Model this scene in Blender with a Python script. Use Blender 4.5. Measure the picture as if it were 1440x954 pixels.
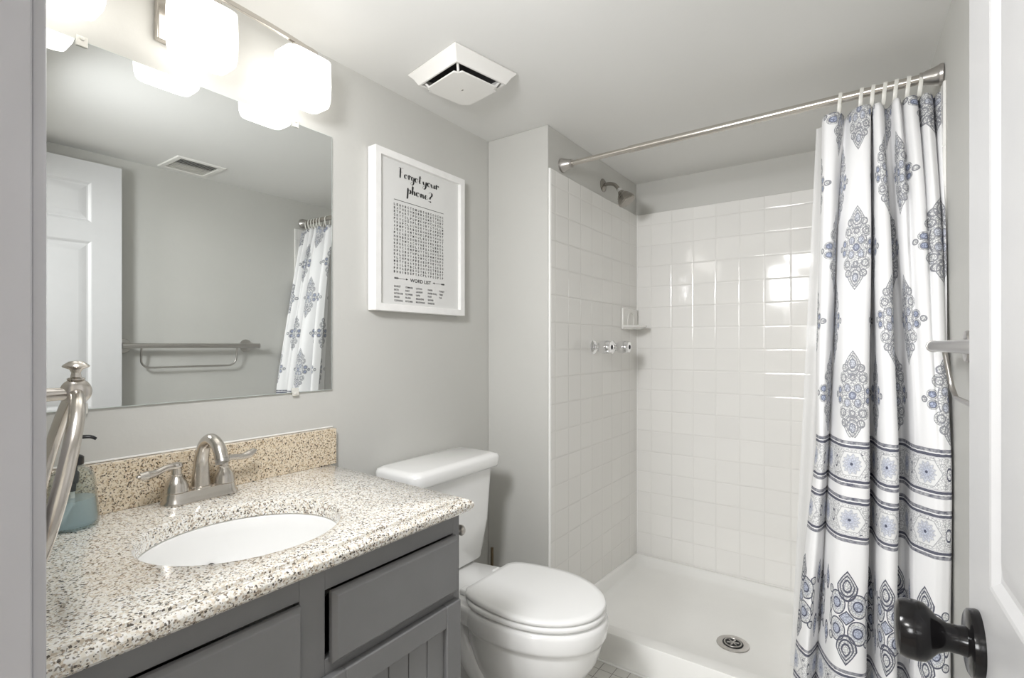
import bpy, bmesh, math, random
from mathutils import Vector, Matrix
random.seed(7)
S = bpy.context.scene
for o in list(bpy.data.objects): bpy.data.objects.remove(o)
PI = math.pi
# ------------------------------------------------------------------ camera, world, light, exposure
CZ = 1.195
cd = bpy.data.cameras.new('camera'); cam = bpy.data.objects.new('camera', cd); S.collection.objects.link(cam)
cd.sensor_width = 36; cd.lens = 722/1440*36; cd.shift_y = 9/1440; cd.clip_start = .01
cam.location = (0, 0, CZ); cam.rotation_euler = (PI/2, 0, math.radians(35.15))
S.camera = cam
S.view_settings.view_transform = 'Standard'; S.view_settings.look = 'None'
S.view_settings.gamma = 1; S.view_settings.use_curve_mapping = False
S.view_settings.exposure = 1.95
S.cycles.use_denoising = True
S.cycles.max_bounces = 14; S.cycles.diffuse_bounces = 9; S.cycles.glossy_bounces = 6; S.cycles.transmission_bounces = 10
S.cycles.sample_clamp_indirect = 6; S.cycles.transparent_max_bounces = 24
W = bpy.data.worlds.new('world'); S.world = W; W.use_nodes = True
W.node_tree.nodes['Background'].inputs[0].default_value = (.9, .95, 1, 1)
W.node_tree.nodes['Background'].inputs[1].default_value = .5
LAMP_EMIT = .85
HALL_C = 9
HALL_W = 8.5
FILL_W = 3.3
def area(name, loc, target, sx, sy, power, col=(1, 1, 1)):
    l = bpy.data.lights.new(name, 'AREA'); l.shape = 'RECTANGLE'; l.size = sx; l.size_y = sy; l.energy = power; l.color = col
    o = bpy.data.objects.new(name, l); S.collection.objects.link(o); o.location = loc
    o.rotation_euler = (Vector(target)-Vector(loc)).to_track_quat('-Z', 'Y').to_euler(); return o
# the corridor outside the doorway: its ceiling fixture; plus two added fill lamps, there and inside the doorway
area('corridor_ceiling_light', (-.66, -1.15, 2.28), (-.3, .6, 1.0), .40, .40, HALL_C, (1, .99, .97))
area('corridor_fill', (-.36, -2.15, 1.62), (-.60, 1.6, 1.1), .5, .7, HALL_W, (.98, .99, 1))  # unseen fill, added to brighten the room through the doorway
area('doorway_fill', (-.64, .21, 1.73), (-.62, 1.7, 1.05), .24, .24, FILL_W, (.98, .985, 1)).data.spread = math.radians(150)  # added soft fill above the view, supplementing the vanity lamps

# ------------------------------------------------------------------ node expression helper
class E:
    nt = None
    def __init__(s, v): s.v = v
    @staticmethod
    def w(v): return v if isinstance(v, E) else E(v)
    @staticmethod
    def m(op, *a):
        n = E.nt.nodes.new('ShaderNodeMath'); n.operation = op
        for i, x in enumerate(a):
            x = E.w(x).v
            if isinstance(x, (int, float)): n.inputs[i].default_value = x
            else: E.nt.links.new(x, n.inputs[i])
        return E(n.outputs[0])
    def __add__(s, o): return E.m('ADD', s, o)
    __radd__ = __add__
    def __sub__(s, o): return E.m('SUBTRACT', s, o)
    def __rsub__(s, o): return E.m('SUBTRACT', o, s)
    def __mul__(s, o): return E.m('MULTIPLY', s, o)
    __rmul__ = __mul__
    def __truediv__(s, o): return E.m('DIVIDE', s, o)
    def __lt__(s, o): return E.m('LESS_THAN', s, o)
    def __gt__(s, o): return E.m('GREATER_THAN', s, o)
def mx(*a):
    r = a[0]
    for b in a[1:]: r = E.m('MAXIMUM', r, b)
    return r
def mn(*a):
    r = a[0]
    for b in a[1:]: r = E.m('MINIMUM', r, b)
    return r
def eabs(a): return E.m('ABSOLUTE', a)
def esin(a): return E.m('SINE', a)
def esqrt(a): return E.m('SQRT', a)
def efloor(a): return E.m('FLOOR', a)
def efract(a): return E.m('FRACT', a)
def emod(a, b): return E.m('FLOORED_MODULO', a, b)
def sm(a, lo, hi):
    n = E.nt.nodes.new('ShaderNodeMapRange'); n.interpolation_type = 'SMOOTHSTEP'
    E.nt.links.new(a.v, n.inputs[0]); n.inputs[1].default_value = lo; n.inputs[2].default_value = hi
    return E(n.outputs[0])
def cellpos(u, period):            # centred position inside a repeat
    return (efract(u/period + .5) - .5)*period
# ------------------------------------------------------------------ materials
def mat(name, col=(.8, .8, .8), rough=.5, metal=0, spec=.5, coat=0, coat_rough=.05, noise=None, bump=None, trans=0, ior=1.45, emit=None, aniso=0):
    m = bpy.data.materials.new(name); m.use_nodes = True; nt = m.node_tree; b = nt.nodes['Principled BSDF']
    b.inputs['Base Color'].default_value = (*col, 1); b.inputs['Roughness'].default_value = rough
    b.inputs['Metallic'].default_value = metal; b.inputs['Specular IOR Level'].default_value = spec
    b.inputs['Coat Weight'].default_value = coat; b.inputs['Coat Roughness'].default_value = coat_rough
    b.inputs['Transmission Weight'].default_value = trans; b.inputs['IOR'].default_value = ior
    if emit: b.inputs['Emission Color'].default_value = (*emit[0], 1); b.inputs['Emission Strength'].default_value = emit[1]
    tc = nt.nodes.new('ShaderNodeTexCoord')
    if noise:       # (scale, amount): a faint unevenness of the paint itself
        n = nt.nodes.new('ShaderNodeTexNoise'); n.inputs['Scale'].default_value = noise[0]; n.inputs['Detail'].default_value = 4
        nt.links.new(tc.outputs['Object'], n.inputs['Vector'])
        r = nt.nodes.new('ShaderNodeValToRGB'); r.color_ramp.elements[0].position = .3; r.color_ramp.elements[1].position = .7
        a = noise[1]
        r.color_ramp.elements[0].color = tuple(c*(1-a) for c in col)+(1,); r.color_ramp.elements[1].color = tuple(min(1, c*(1+a)) for c in col)+(1,)
        nt.links.new(n.outputs[0], r.inputs[0]); nt.links.new(r.outputs[0], b.inputs['Base Color'])
    if bump:        # (scale, distance)
        n = nt.nodes.new('ShaderNodeTexNoise'); n.inputs['Scale'].default_value = bump[0]; n.inputs['Detail'].default_value = 3
        nt.links.new(tc.outputs['Object'], n.inputs['Vector'])
        bn = nt.nodes.new('ShaderNodeBump'); bn.inputs['Distance'].default_value = bump[1]; bn.inputs['Strength'].default_value = .6
        nt.links.new(n.outputs[0], bn.inputs['Height']); nt.links.new(bn.outputs[0], b.inputs['Normal'])
    return m
M = {}
M['wall'] = mat('wall_paint', (.56, .556, .53), .55, noise=(3, .012), bump=(60, .0006))
M['ceiling'] = mat('ceiling_paint', (.76, .758, .74), .7, noise=(2, .012), bump=(40, .0006))
M['hall'] = mat('corridor_paint', (.74, .73, .70), .6, noise=(3, .01))
M['hallfloor'] = mat('corridor_floor', (.35, .30, .25), .5, noise=(8, .05))
M['trim'] = mat('trim_paint', (.52, .52, .55), .3, noise=(20, .01), bump=(50, .0003))
M['door'] = mat('door_paint', (.57, .57, .575), .32, noise=(20, .01), bump=(80, .0002))
M['nickel'] = mat('brushed_nickel', (.62, .585, .54), .24, 1, bump=(400, .00005))
M['steel'] = mat('satin_steel', (.52, .50, .48), .30, 1, bump=(300, .00005))
M['dnickel'] = mat('aged_nickel', (.34, .32, .29), .25, 1, bump=(300, .00005))
M['chrome'] = mat('chrome', (.86, .86, .87), .06, 1)
M['black'] = mat('black_bronze', (.008, .0075, .008), .16, 0, spec=.35)
M['blackplastic'] = mat('black_plastic', (.012, .012, .014), .3)
M['dark'] = mat('dark_gap', (.03, .03, .03), .8)
M['porcelain'] = mat('porcelain', (.86, .86, .85), .12, coat=.6, bump=(6, .0003))
M['seat'] = mat('seat_plastic', (.86, .86, .85), .25, noise=(5, .005))
M['pan'] = mat('shower_pan_acrylic', (.84, .835, .81), .3, coat=.2, noise=(6, .012))
M['cabinet'] = mat('grey_cabinet_paint', (.205, .206, .21), .38, noise=(9, .05), bump=(70, .0003))
M['plastic'] = mat('white_plastic', (.80, .79, .76), .4, noise=(9, .01))
M['frame'] = mat('white_wood', (.84, .835, .82), .5, noise=(25, .03), bump=(90, .0004))
M['paper'] = mat('print_paper', (.70, .70, .685), .7, noise=(4, .005))
M['ink'] = mat('black_ink', (.02, .02, .02), .7)
M['greyink'] = mat('grey_ink', (.12, .12, .12), .7)
M['caulk'] = mat('white_caulk', (.86, .86, .84), .5, noise=(20, .01))
M['ceramic'] = mat('soap_dish_ceramic', (.80, .79, .76), .1, coat=.5, bump=(8, .0003))
M['brass'] = mat('dull_brass', (.17, .13, .08), .4, .8)
M['clear'] = mat('clear_plastic', (.95, .97, .97), .04, trans=1, ior=1.42)
M['shade'] = mat('opal_glass_lit', (.9, .9, .9), .25, emit=((1, .97, .92), LAMP_EMIT))
def thinglass(name, tint, body, rough, amount):
    """clear walls: transparent with a fresnel sheen; body > 0 adds a cloudy liquid colour"""
    m = bpy.data.materials.new(name); m.use_nodes = True; nt = m.node_tree; nt.nodes.remove(nt.nodes['Principled BSDF'])
    tp = nt.nodes.new('ShaderNodeBsdfTransparent'); tp.inputs[0].default_value = (*tint, 1)
    df = nt.nodes.new('ShaderNodeBsdfTranslucent'); df.inputs[0].default_value = (*body, 1)
    dd_ = nt.nodes.new('ShaderNodeBsdfDiffuse'); dd_.inputs[0].default_value = (*body, 1)
    gl = nt.nodes.new('ShaderNodeBsdfGlossy'); gl.inputs['Roughness'].default_value = rough
    lw = nt.nodes.new('ShaderNodeLayerWeight'); lw.inputs[0].default_value = .5
    fr = nt.nodes.new('ShaderNodeMath'); fr.operation = 'POWER'; nt.links.new(lw.outputs['Facing'], fr.inputs[0]); fr.inputs[1].default_value = 4
    n = nt.nodes.new('ShaderNodeTexNoise'); n.inputs['Scale'].default_value = 30
    mr = nt.nodes.new('ShaderNodeMapRange'); nt.links.new(n.outputs[0], mr.inputs[0]); mr.inputs[3].default_value = amount*.9; mr.inputs[4].default_value = amount
    a = nt.nodes.new('ShaderNodeMixShader'); a.inputs[0].default_value = .5; nt.links.new(df.outputs[0], a.inputs[1]); nt.links.new(dd_.outputs[0], a.inputs[2])
    b = nt.nodes.new('ShaderNodeMixShader'); nt.links.new(mr.outputs[0], b.inputs[0]); nt.links.new(tp.outputs[0], b.inputs[1]); nt.links.new(a.outputs[0], b.inputs[2])
    c = nt.nodes.new('ShaderNodeMixShader'); nt.links.new(fr.outputs[0], c.inputs[0]); nt.links.new(b.outputs[0], c.inputs[1]); nt.links.new(gl.outputs[0], c.inputs[2])
    nt.links.new(c.outputs[0], nt.nodes['Material Output'].inputs[0]); return m
M['glass'] = thinglass('bottle_glass', (.93, .95, .95), (.8, .85, .85), .03, .04)
M['soap'] = thinglass('blue_soap', (.84, .93, .97), (.85, .93, .97), .1, .45)
M['mirror'] = mat('mirror_silver', (.80, .82, .81), .004, 1)
M['mirrorback'] = mat('mirror_edge', (.55, .60, .58), .2, noise=(30, .1))
M['ring'] = mat('ring_plastic', (.80, .79, .74), .3, trans=.2)

def tilemat(name, axis, o0, o1, ph, col, grout, tilt=.02, rough=.07):
    """glazed square tiles of side ph; axis 'x' lies in XZ, 'y' in YZ, 'f' in XY"""
    m = bpy.data.materials.new(name); m.use_nodes = True; nt = m.node_tree; E.nt = nt; b = nt.nodes['Principled BSDF']
    g = nt.nodes.new('ShaderNodeNewGeometry'); sp = nt.nodes.new('ShaderNodeSeparateXYZ'); nt.links.new(g.outputs['Position'], sp.inputs[0])
    X, Y, Z = (E(sp.outputs[i]) for i in range(3))
    u, v = {'x': (X, Z), 'y': (Y, Z), 'f': (X, Y)}[axis]
    u = (u-o0)/ph; v = (v-o1)/ph
    fu, fv = efract(u), efract(v)
    cb = nt.nodes.new('ShaderNodeCombineXYZ'); nt.links.new(efloor(u).v, cb.inputs[0]); nt.links.new(efloor(v).v, cb.inputs[1])
    wn = nt.nodes.new('ShaderNodeTexWhiteNoise'); nt.links.new(cb.outputs[0], wn.inputs['Vector'])
    rs = nt.nodes.new('ShaderNodeSeparateColor'); nt.links.new(wn.outputs['Color'], rs.inputs[0])
    r0, r1, r2 = (E(rs.outputs[i]) for i in range(3))
    edge = mn(mn(fu, 1-fu), mn(fv, 1-fv))*ph
    gm = sm(edge, .0006, .0016)            # 0 in the joint, 1 on the tile
    pil = sm(edge, .0008, .006)
    h = pil*.0007 + (r0-.5)*fu*tilt*ph + (r1-.5)*fv*tilt*ph
    bn = nt.nodes.new('ShaderNodeBump'); bn.inputs['Distance'].default_value = 1; bn.inputs['Strength'].default_value = 1
    nt.links.new(h.v, bn.inputs['Height']); nt.links.new(bn.outputs[0], b.inputs['Normal'])
    mixr = nt.nodes.new('ShaderNodeMix'); mixr.data_type = 'RGBA'
    mixr.inputs['A'].default_value = (*grout, 1); nt.links.new(gm.v, mixr.inputs['Factor'])
    c2 = nt.nodes.new('ShaderNodeMix'); c2.data_type = 'RGBA'; nt.links.new(r2.v, c2.inputs['Factor'])
    c2.inputs['A'].default_value = (*[c*.985 for c in col], 1); c2.inputs['B'].default_value = (*[min(1, c*1.015) for c in col], 1)
    nt.links.new(c2.outputs['Result'], mixr.inputs['B']); nt.links.new(mixr.outputs['Result'], b.inputs['Base Color'])
    nt.links.new((.7-gm*(.7-rough)).v, b.inputs['Roughness'])
    return m
TX0, TZ0, TP = -.8631, .0732, .1104
M['tileb'] = tilemat('shower_tile_back', 'x', TX0, TZ0, TP, (.80, .79, .765), (.71, .70, .675))
M['tiles'] = tilemat('shower_tile_side', 'y', 2.684, TZ0, TP, (.80, .79, .765), (.68, .67, .645))
M['floortile'] = tilemat('floor_mosaic', 'f', -.62, 1.735, .052, (.66, .65, .62), (.24, .23, .21), tilt=.004, rough=.3)

def granite(name='speckled_granite', tint=(1, 1, 1)):
    m = bpy.data.materials.new(name); m.use_nodes = True; nt = m.node_tree; b = nt.nodes['Principled BSDF']
    tc = nt.nodes.new('ShaderNodeTexCoord')
    def vor(scale, rnd=1):
        v = nt.nodes.new('ShaderNodeTexVoronoi'); v.inputs['Scale'].default_value = scale; nt.links.new(tc.outputs['Object'], v.inputs['Vector'])
        s = nt.nodes.new('ShaderNodeSeparateColor'); nt.links.new(v.outputs['Color'], s.inputs[0]); return s
    a = vor(310); c = vor(480)
    r = nt.nodes.new('ShaderNodeValToRGB'); r.color_ramp.interpolation = 'CONSTANT'
    el = r.color_ramp.elements
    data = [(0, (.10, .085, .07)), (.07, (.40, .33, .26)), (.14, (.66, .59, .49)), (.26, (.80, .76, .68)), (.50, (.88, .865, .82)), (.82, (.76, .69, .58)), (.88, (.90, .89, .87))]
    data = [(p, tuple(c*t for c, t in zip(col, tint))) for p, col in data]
    el[0].position = 0; el[0].color = (*data[0][1], 1); el[1].position = data[1][0]; el[1].color = (*data[1][1], 1)
    for p, col in data[2:]:
        e = el.new(p); e.color = (*col, 1)
    nt.links.new(a.outputs[0], r.inputs[0])
    r2 = nt.nodes.new('ShaderNodeValToRGB'); r2.color_ramp.interpolation = 'CONSTANT'
    e = r2.color_ramp.elements; e[0].color = (.16, .13, .10, 1); e[0].position = 0; e[1].position = .11; e[1].color = (1, 1, 1, 1)
    nt.links.new(c.outputs[1], r2.inputs[0])
    mi = nt.nodes.new('ShaderNodeMix'); mi.data_type = 'RGBA'; mi.blend_type = 'MULTIPLY'; mi.inputs['Factor'].default_value = .8
    nt.links.new(r.outputs[0], mi.inputs['A']); nt.links.new(r2.outputs[0], mi.inputs['B']); nt.links.new(mi.outputs['Result'], b.inputs['Base Color'])
    b.inputs['Roughness'].default_value = .2; b.inputs['Coat Weight'].default_value = 1; b.inputs['Coat Roughness'].default_value = .14
    return m
M['granite'] = granite()
M['splash'] = granite('speckled_granite_no_glare', (.86, .76, .62))  # counter's own stone, tinted darker and browner to paint in its lack of glare

def curtainmat():
    m = bpy.data.materials.new('printed_curtain_cloth'); m.use_nodes = True; nt = m.node_tree; E.nt = nt; b = nt.nodes['Principled BSDF']
    uvn = nt.nodes.new('ShaderNodeUVMap'); sp = nt.nodes.new('ShaderNodeSeparateXYZ'); nt.links.new(uvn.outputs[0], sp.inputs[0])
    U, V = E(sp.outputs[0]), E(sp.outputs[1])      # metres along the cloth, metres above the floor
    tc = nt.nodes.new('ShaderNodeTexNoise'); tc.inputs['Scale'].default_value = 90; nt.links.new(uvn.outputs[0], tc.inputs['Vector'])
    n0 = E(tc.outputs[0])-.5
    vo = nt.nodes.new('ShaderNodeTexVoronoi'); vo.feature = 'DISTANCE_TO_EDGE'; vo.inputs['Scale'].default_value = 175; nt.links.new(uvn.outputs[0], vo.inputs['Vector'])
    lace = (E(vo.outputs['Distance']) < .075)
    vc = nt.nodes.new('ShaderNodeTexVoronoi'); vc.inputs['Scale'].default_value = 60; nt.links.new(uvn.outputs[0], vc.inputs['Vector'])
    spots = (E(vc.outputs['Distance']) < .20)
    def ell(x, y, cx, cy, rx, ry):       # signed: <1 inside
        a = (x-cx)/rx; c = (y-cy)/ry
        return esqrt(a*a+c*c)
    def line(d, at, w): return eabs(d-at) < w
    def tear(x, y, cy, rx, ry, sgn):      # pointed oval, tip away from the centre
        t = (y-cy)*sgn/ry
        return esqrt((x/rx)*(x/rx)+t*t) + mx(t, 0)*eabs(x/rx)*.9
    ink = None; blue = None; pale = None
    def add_ink(cur, e): return e if cur is None else mx(cur, e)
    # --- half-drop medallions
    PX, PY = .220, .415
    upper = V > .945
    for k, (ox, oy) in enumerate(((.0, 1.058), (PX/2, 1.058+PY/2))):
        x = cellpos(U-(ox-.012), PX); y = cellpos(V-oy, PY)
        ax, ay = eabs(x), eabs(y)
        c = ell(x, y, 0, 0, .031, .062)
        t = tear(x, ay, .088, .021, .036, 1)
        s_ = ell(ax, ay, .041, .013, .013, .013)
        s2 = ell(ax, ay, .025, .047, .016, .018)
        s3 = ell(ax, y, .060, 0, .008, .009)
        s4 = ell(ax, ay, .020, .075, .011, .012)
        inside = (mn(c, t, s_, s2, s3, s4) < 1)
        inner = ell(ax, ay, .013, .020, .010, .014)
        rings = mx(line(mn(c, s2, s_), .95, .035), line(t, .93, .06), line(t, .62, .06), line(t, .34, .06), line(s_, .60, .12), line(s3, .8, .2), line(s2, .55, .1), line(s4, .8, .15), line(inner, .8, .12), line(ell(x, y, 0, 0, .010, .013), .7, .2), line(ell(x, ay, 0, .048, .009, .010), .7, .2))
        ik = inside*mx(rings*.72, lace*.72)
        upper = (V > (.945 if k == 0 else 1.03))
        ink = add_ink(ink, ik*upper)
        blue = add_ink(blue, mx((s_ < .62), (inner < .7)*.5, (ell(x, y, 0, 0, .012, .014) < .8)*.8, (t < .4)*.4, spots*.25)*inside*upper)
        pale = add_ink(pale, inside*upper)
    # --- patterned bands between double stripes
    for (z0, z1) in ((.812, .935), (.660, .783), (.205, .315)):
        zc = (z0+z1)/2; hh = (z1-z0)/2
        d = eabs(V-zc)+n0*.003
        stripes = mx((eabs(d-(hh-.0040)) < .0044)*(.78+n0*1.2), (eabs(d-(hh-.0150)) < .0036), (eabs(d-(hh-.0205)) < .0010)*.35)
        x = cellpos(U+.013, .100); y = V-zc
        ax, ay = eabs(x), eabs(y)
        hexd = mx(ay/.033, ax/.036+ay/.072)
        ros = ell(x, y, 0, 0, .021, .026)
        inb = (d < (hh-.022))
        pet = (esin(E.m('ARCTAN2', y, x)*12)*.14+ros)
        pat = mx(line(hexd, .97, .025)*.55, line(pet, .95, .06)*.28, line(pet, .55, .06)*.35, (ell(x, y, 0, 0, .0035, .004) < 1), lace*(hexd > 1.0)*.5, (lace*spots)*(hexd > 1.0), line(ell(ax, y, .049, 0, .006, .018), .8, .15), lace*(ros < 1)*.35)*inb
        ink = mx(ink, stripes, pat); blue = mx(blue, (pet < .95)*inb*.45, (pet < .5)*inb*.7); pale = mx(pale, inb*.5)
    # --- big border medallions with paisleys between
    x = cellpos(U+.012, .150); y = V-.455
    lower = (V > .325)*(V < .645)
    ax, ay = eabs(x), eabs(y)
    q = ell(ax, ay, .0235, .036, .0215, .033)
    t = tear(x, ay, .086, .023, .042, 1)
    e1 = ell(ax, ay, .045, .064, .010, .012)
    e2 = ell(ax, ay, .047, .018, .007, .021)
    dia = (ax/.018+ay/.020)
    al = mn(q, t, e1, e2)
    ins = mx((al < 1), (dia < 1))
    ik = ins*mx(line(q, .94, .055), line(t, .93, .07), line(t, .66, .06), line(t, .38, .07), line(e1, .85, .12), line(e2, .85, .14), line(dia, .9, .1), line(ell(ax, ay, .0235, .036, .011, .015), .85, .12), lace*.6)
    x2 = cellpos(U-.063, .150); d2 = mn(tear(x2, y-.085, .0, .013, .036, 1), tear(x2, y+.075, .0, .013, .036, -1))
    ik = mx(ik, (d2 < 1)*mx(line(d2, .9, .1), lace, spots*.8))
    ink = mx(ink, ik*lower)
    blue = mx(blue, mx((ell(ax, ay, .0235, .036, .012, .017) < .8)*.8, (dia < .8)*.7, (d2 < .6)*.9, (ell(ax, ay, .0235, .036, .018, .028) < .8)*.3)*lower)
    pale = mx(pale, ins*lower)
    ink = mn(ink, 1); blue = mn(blue, 1)
    def mixc(a, c, f):
        n = nt.nodes.new('ShaderNodeMix'); n.data_type = 'RGBA'; nt.links.new(f.v, n.inputs['Factor'])
        if isinstance(a, tuple): n.inputs['A'].default_value = (*a, 1)
        else: nt.links.new(a, n.inputs['A'])
        n.inputs['B'].default_value = (*c, 1); return n.outputs['Result']
    c = mixc((.84, .84, .845), (.74, .745, .74), pale)
    c = mixc(c, (.34, .40, .59), blue*.75)
    c = mixc(c, (.055, .06, .10), ink*.92)
    nt.links.new(c, b.inputs['Base Color']); b.inputs['Roughness'].default_value = .85
    b.inputs['Specular IOR Level'].default_value = .2
    tr = nt.nodes.new('ShaderNodeBsdfTranslucent'); nt.links.new(c, tr.inputs[0])
    ms = nt.nodes.new('ShaderNodeMixShader'); ms.inputs[0].default_value = .08
    nt.links.new(b.outputs[0], ms.inputs[1]); nt.links.new(tr.outputs[0], ms.inputs[2])
    nt.links.new(ms.outputs[0], nt.nodes['Material Output'].inputs[0])
    return m
M['curtain'] = curtainmat()
def linermat():
    m = bpy.data.materials.new('sheer_liner'); m.use_nodes = True; nt = m.node_tree; b = nt.nodes['Principled BSDF']
    b.inputs['Base Color'].default_value = (.86, .86, .86, 1); b.inputs['Roughness'].default_value = .5
    n = nt.nodes.new('ShaderNodeTexNoise'); n.inputs['Scale'].default_value = 40
    r = nt.nodes.new('ShaderNodeMapRange'); nt.links.new(n.outputs[0], r.inputs[0]); r.inputs[3].default_value = .74; r.inputs[4].default_value = .84
    tr = nt.nodes.new('ShaderNodeBsdfTranslucent'); tr.inputs[0].default_value = (.86, .86, .86, 1)
    tp = nt.nodes.new('ShaderNodeBsdfTransparent')
    m1 = nt.nodes.new('ShaderNodeMixShader'); m1.inputs[0].default_value = .4
    nt.links.new(b.outputs[0], m1.inputs[1]); nt.links.new(tr.outputs[0], m1.inputs[2])
    m2 = nt.nodes.new('ShaderNodeMixShader'); nt.links.new(r.outputs[0], m2.inputs[0]); nt.links.new(tp.outputs[0], m2.inputs[1]); nt.links.new(m1.outputs[0], m2.inputs[2])
    nt.links.new(m2.outputs[0], nt.nodes['Material Output'].inputs[0]); return m
M['liner'] = linermat()

# ------------------------------------------------------------------ mesh helpers
ORG = {}
def obj(name, bm, m, parent=None, smooth=False, bevel=0, seg=2, sub=0, angle=35):
    """link bm (built in world coordinates) as one object; children are re-expressed in their thing's frame"""
    bmesh.ops.recalc_face_normals(bm, faces=bm.faces[:]) if smooth != 'keep' else None
    w = ORG.get(parent.name, Matrix()) if parent else Matrix()
    bm.transform(w.inverted())
    me = bpy.data.meshes.new(name); bm.to_mesh(me); bm.free()
    me.materials.append(M[m] if isinstance(m, str) else m)
    o = bpy.data.objects.new(name, me); S.collection.objects.link(o)
    if parent: o.parent = parent
    ORG[o.name] = w
    if smooth:
        for p in me.polygons: p.use_smooth = True
    if bevel:
        b = o.modifiers.new('bevel', 'BEVEL'); b.width = bevel; b.segments = seg; b.limit_method = 'ANGLE'; b.angle_limit = math.radians(30); b.harden_normals = False
        for p in me.polygons: p.use_smooth = True
    if sub:
        s = o.modifiers.new('sub', 'SUBSURF'); s.levels = sub; s.render_levels = sub
    if (smooth or bevel) and not sub:
        try: me.set_sharp_from_angle(angle=math.radians(angle))
        except Exception: pass
    return o
def thing(name, label, cat, loc=(0, 0, 0), rot=0, group=None):
    o = bpy.data.objects.new(name, None); o.empty_display_size = .02; S.collection.objects.link(o)
    o.location = loc; o.rotation_euler = (0, 0, rot); o['label'] = label; o['category'] = cat
    if group: o['group'] = group
    ORG[o.name] = Matrix.Translation(loc) @ Matrix.Rotation(rot, 4, 'Z')
    return o
def tag(o, label, cat, group=None):
    o['label'] = label; o['category'] = cat
    if group: o['group'] = group
    return o
def struct(o): o['kind'] = 'structure'; return o
def copytree(src, loc, label=None):
    r = src.copy(); S.collection.objects.link(r); r.location = loc
    if label: r['label'] = label
    def rec(a, b):
        for ch in list(a.children):
            c = ch.copy(); S.collection.objects.link(c); c.parent = b; rec(ch, c)
    rec(src, r); return r
def bm_(): return bmesh.new()
def box(bm, x0, x1, y0, y1, z0, z1):
    v = [bm.verts.new((x, y, z)) for x in (x0, x1) for y in (y0, y1) for z in (z0, z1)]
    for f in ((0, 1, 3, 2), (4, 6, 7, 5), (0, 4, 5, 1), (2, 3, 7, 6), (0, 2, 6, 4), (1, 5, 7, 3)): bm.faces.new([v[i] for i in f])
    return bm
def prism(bm, poly, z0, z1):
    a = [bm.verts.new((x, y, z0)) for x, y in poly]; b = [bm.verts.new((x, y, z1)) for x, y in poly]
    n = len(poly)
    bm.faces.new(a[::-1]); bm.faces.new(b)
    for i in range(n): bm.faces.new((a[i], a[(i+1) % n], b[(i+1) % n], b[i]))
    return bm
def loft(bm, rings, cap0=True, cap1=True, closed=True):
    R = [[bm.verts.new(p) for p in r] for r in rings]; n = len(R[0])
    for a, b in zip(R, R[1:]):
        for i in range(n if closed else n-1): bm.faces.new((a[i], a[(i+1) % n], b[(i+1) % n], b[i]))
    if cap0: bm.faces.new(R[0][::-1])
    if cap1: bm.faces.new(R[-1])
    return bm
def frame_for(d):
    d = Vector(d).normalized(); u = Vector((0, 0, 1)) if abs(d.z) < .9 else Vector((1, 0, 0))
    a = d.cross(u).normalized(); return d, a, d.cross(a).normalized()
def lathe(bm, o, d, prof, n=32, sx=1, sy=1):
    """prof: (distance along d, radius)"""
    o = Vector(o); d, a, b = frame_for(d)
    rings = [[o+d*h+a*(max(r, 1e-5)*sx*math.cos(2*PI*i/n))+b*(max(r, 1e-5)*sy*math.sin(2*PI*i/n)) for i in range(n)] for h, r in prof]
    return loft(bm, rings)
def catmull(P, k=8):
    P = [Vector(p) for p in P]; out = []
    for i in range(len(P)-1):
        p0, p1, p2, p3 = P[max(i-1, 0)], P[i], P[i+1], P[min(i+2, len(P)-1)]
        for j in range(k):
            t = j/k; out.append(.5*((2*p1)+(p2-p0)*t+(2*p0-5*p1+4*p2-p3)*t*t+(3*p1-p0-3*p2+p3)*t**3))
    out.append(P[-1]); return out
def tube(bm, pts, r, n=16, k=8, closed=False, flat=(1, 1)):
    rr = r if isinstance(r, (list, tuple)) else None
    if k > 1:
        if closed:
            P = [Vector(p) for p in pts]; pts2 = catmull(P[-2:]+P+P[:2], k)[2*k:2*k+k*len(P)]; cr = [r]*len(pts2)
        else:
            pts2 = catmull(pts, k)
            cr = [(rr[min(int(i/k), len(rr)-1)]*(1-(i/k) % 1)+rr[min(int(i/k)+1, len(rr)-1)]*((i/k) % 1)) if rr else r for i in range(len(pts2))]
    else: pts2 = [Vector(p) for p in pts]; cr = list(rr) if rr else [r]*len(pts2)
    N = len(pts2); rings = []; a = None
    for i, p in enumerate(pts2):
        d = (pts2[(i+1) % N]-pts2[i-1]) if closed else (pts2[min(i+1, N-1)]-pts2[max(i-1, 0)])
        d.normalize()
        if a is None: _, a, b = frame_for(d)
        else: a = (a-d*a.dot(d)).normalized(); b = d.cross(a)
        rings.append([p+a*(cr[i]*flat[0]*math.cos(2*PI*j/n))+b*(cr[i]*flat[1]*math.sin(2*PI*j/n)) for j in range(n)])
    if closed: rings.append(rings[0]); R = rings; bmv = [[bm.verts.new(q) for q in r_] for r_ in R[:-1]]; bmv.append(bmv[0]); \
        [bm.faces.new((x[j], x[(j+1) % n], y[(j+1) % n], y[j])) for x, y in zip(bmv, bmv[1:]) for j in range(n)]
    else: loft(bm, rings)
    return bm
def sphere(bm, c, r, sc=(1, 1, 1), n=24):
    res = bmesh.ops.create_uvsphere(bm, u_segments=n, v_segments=n//2, radius=r)
    for v in res['verts']: v.co = Vector((v.co.x*sc[0], v.co.y*sc[1], v.co.z*sc[2]))+Vector(c)
    return bm

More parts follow.
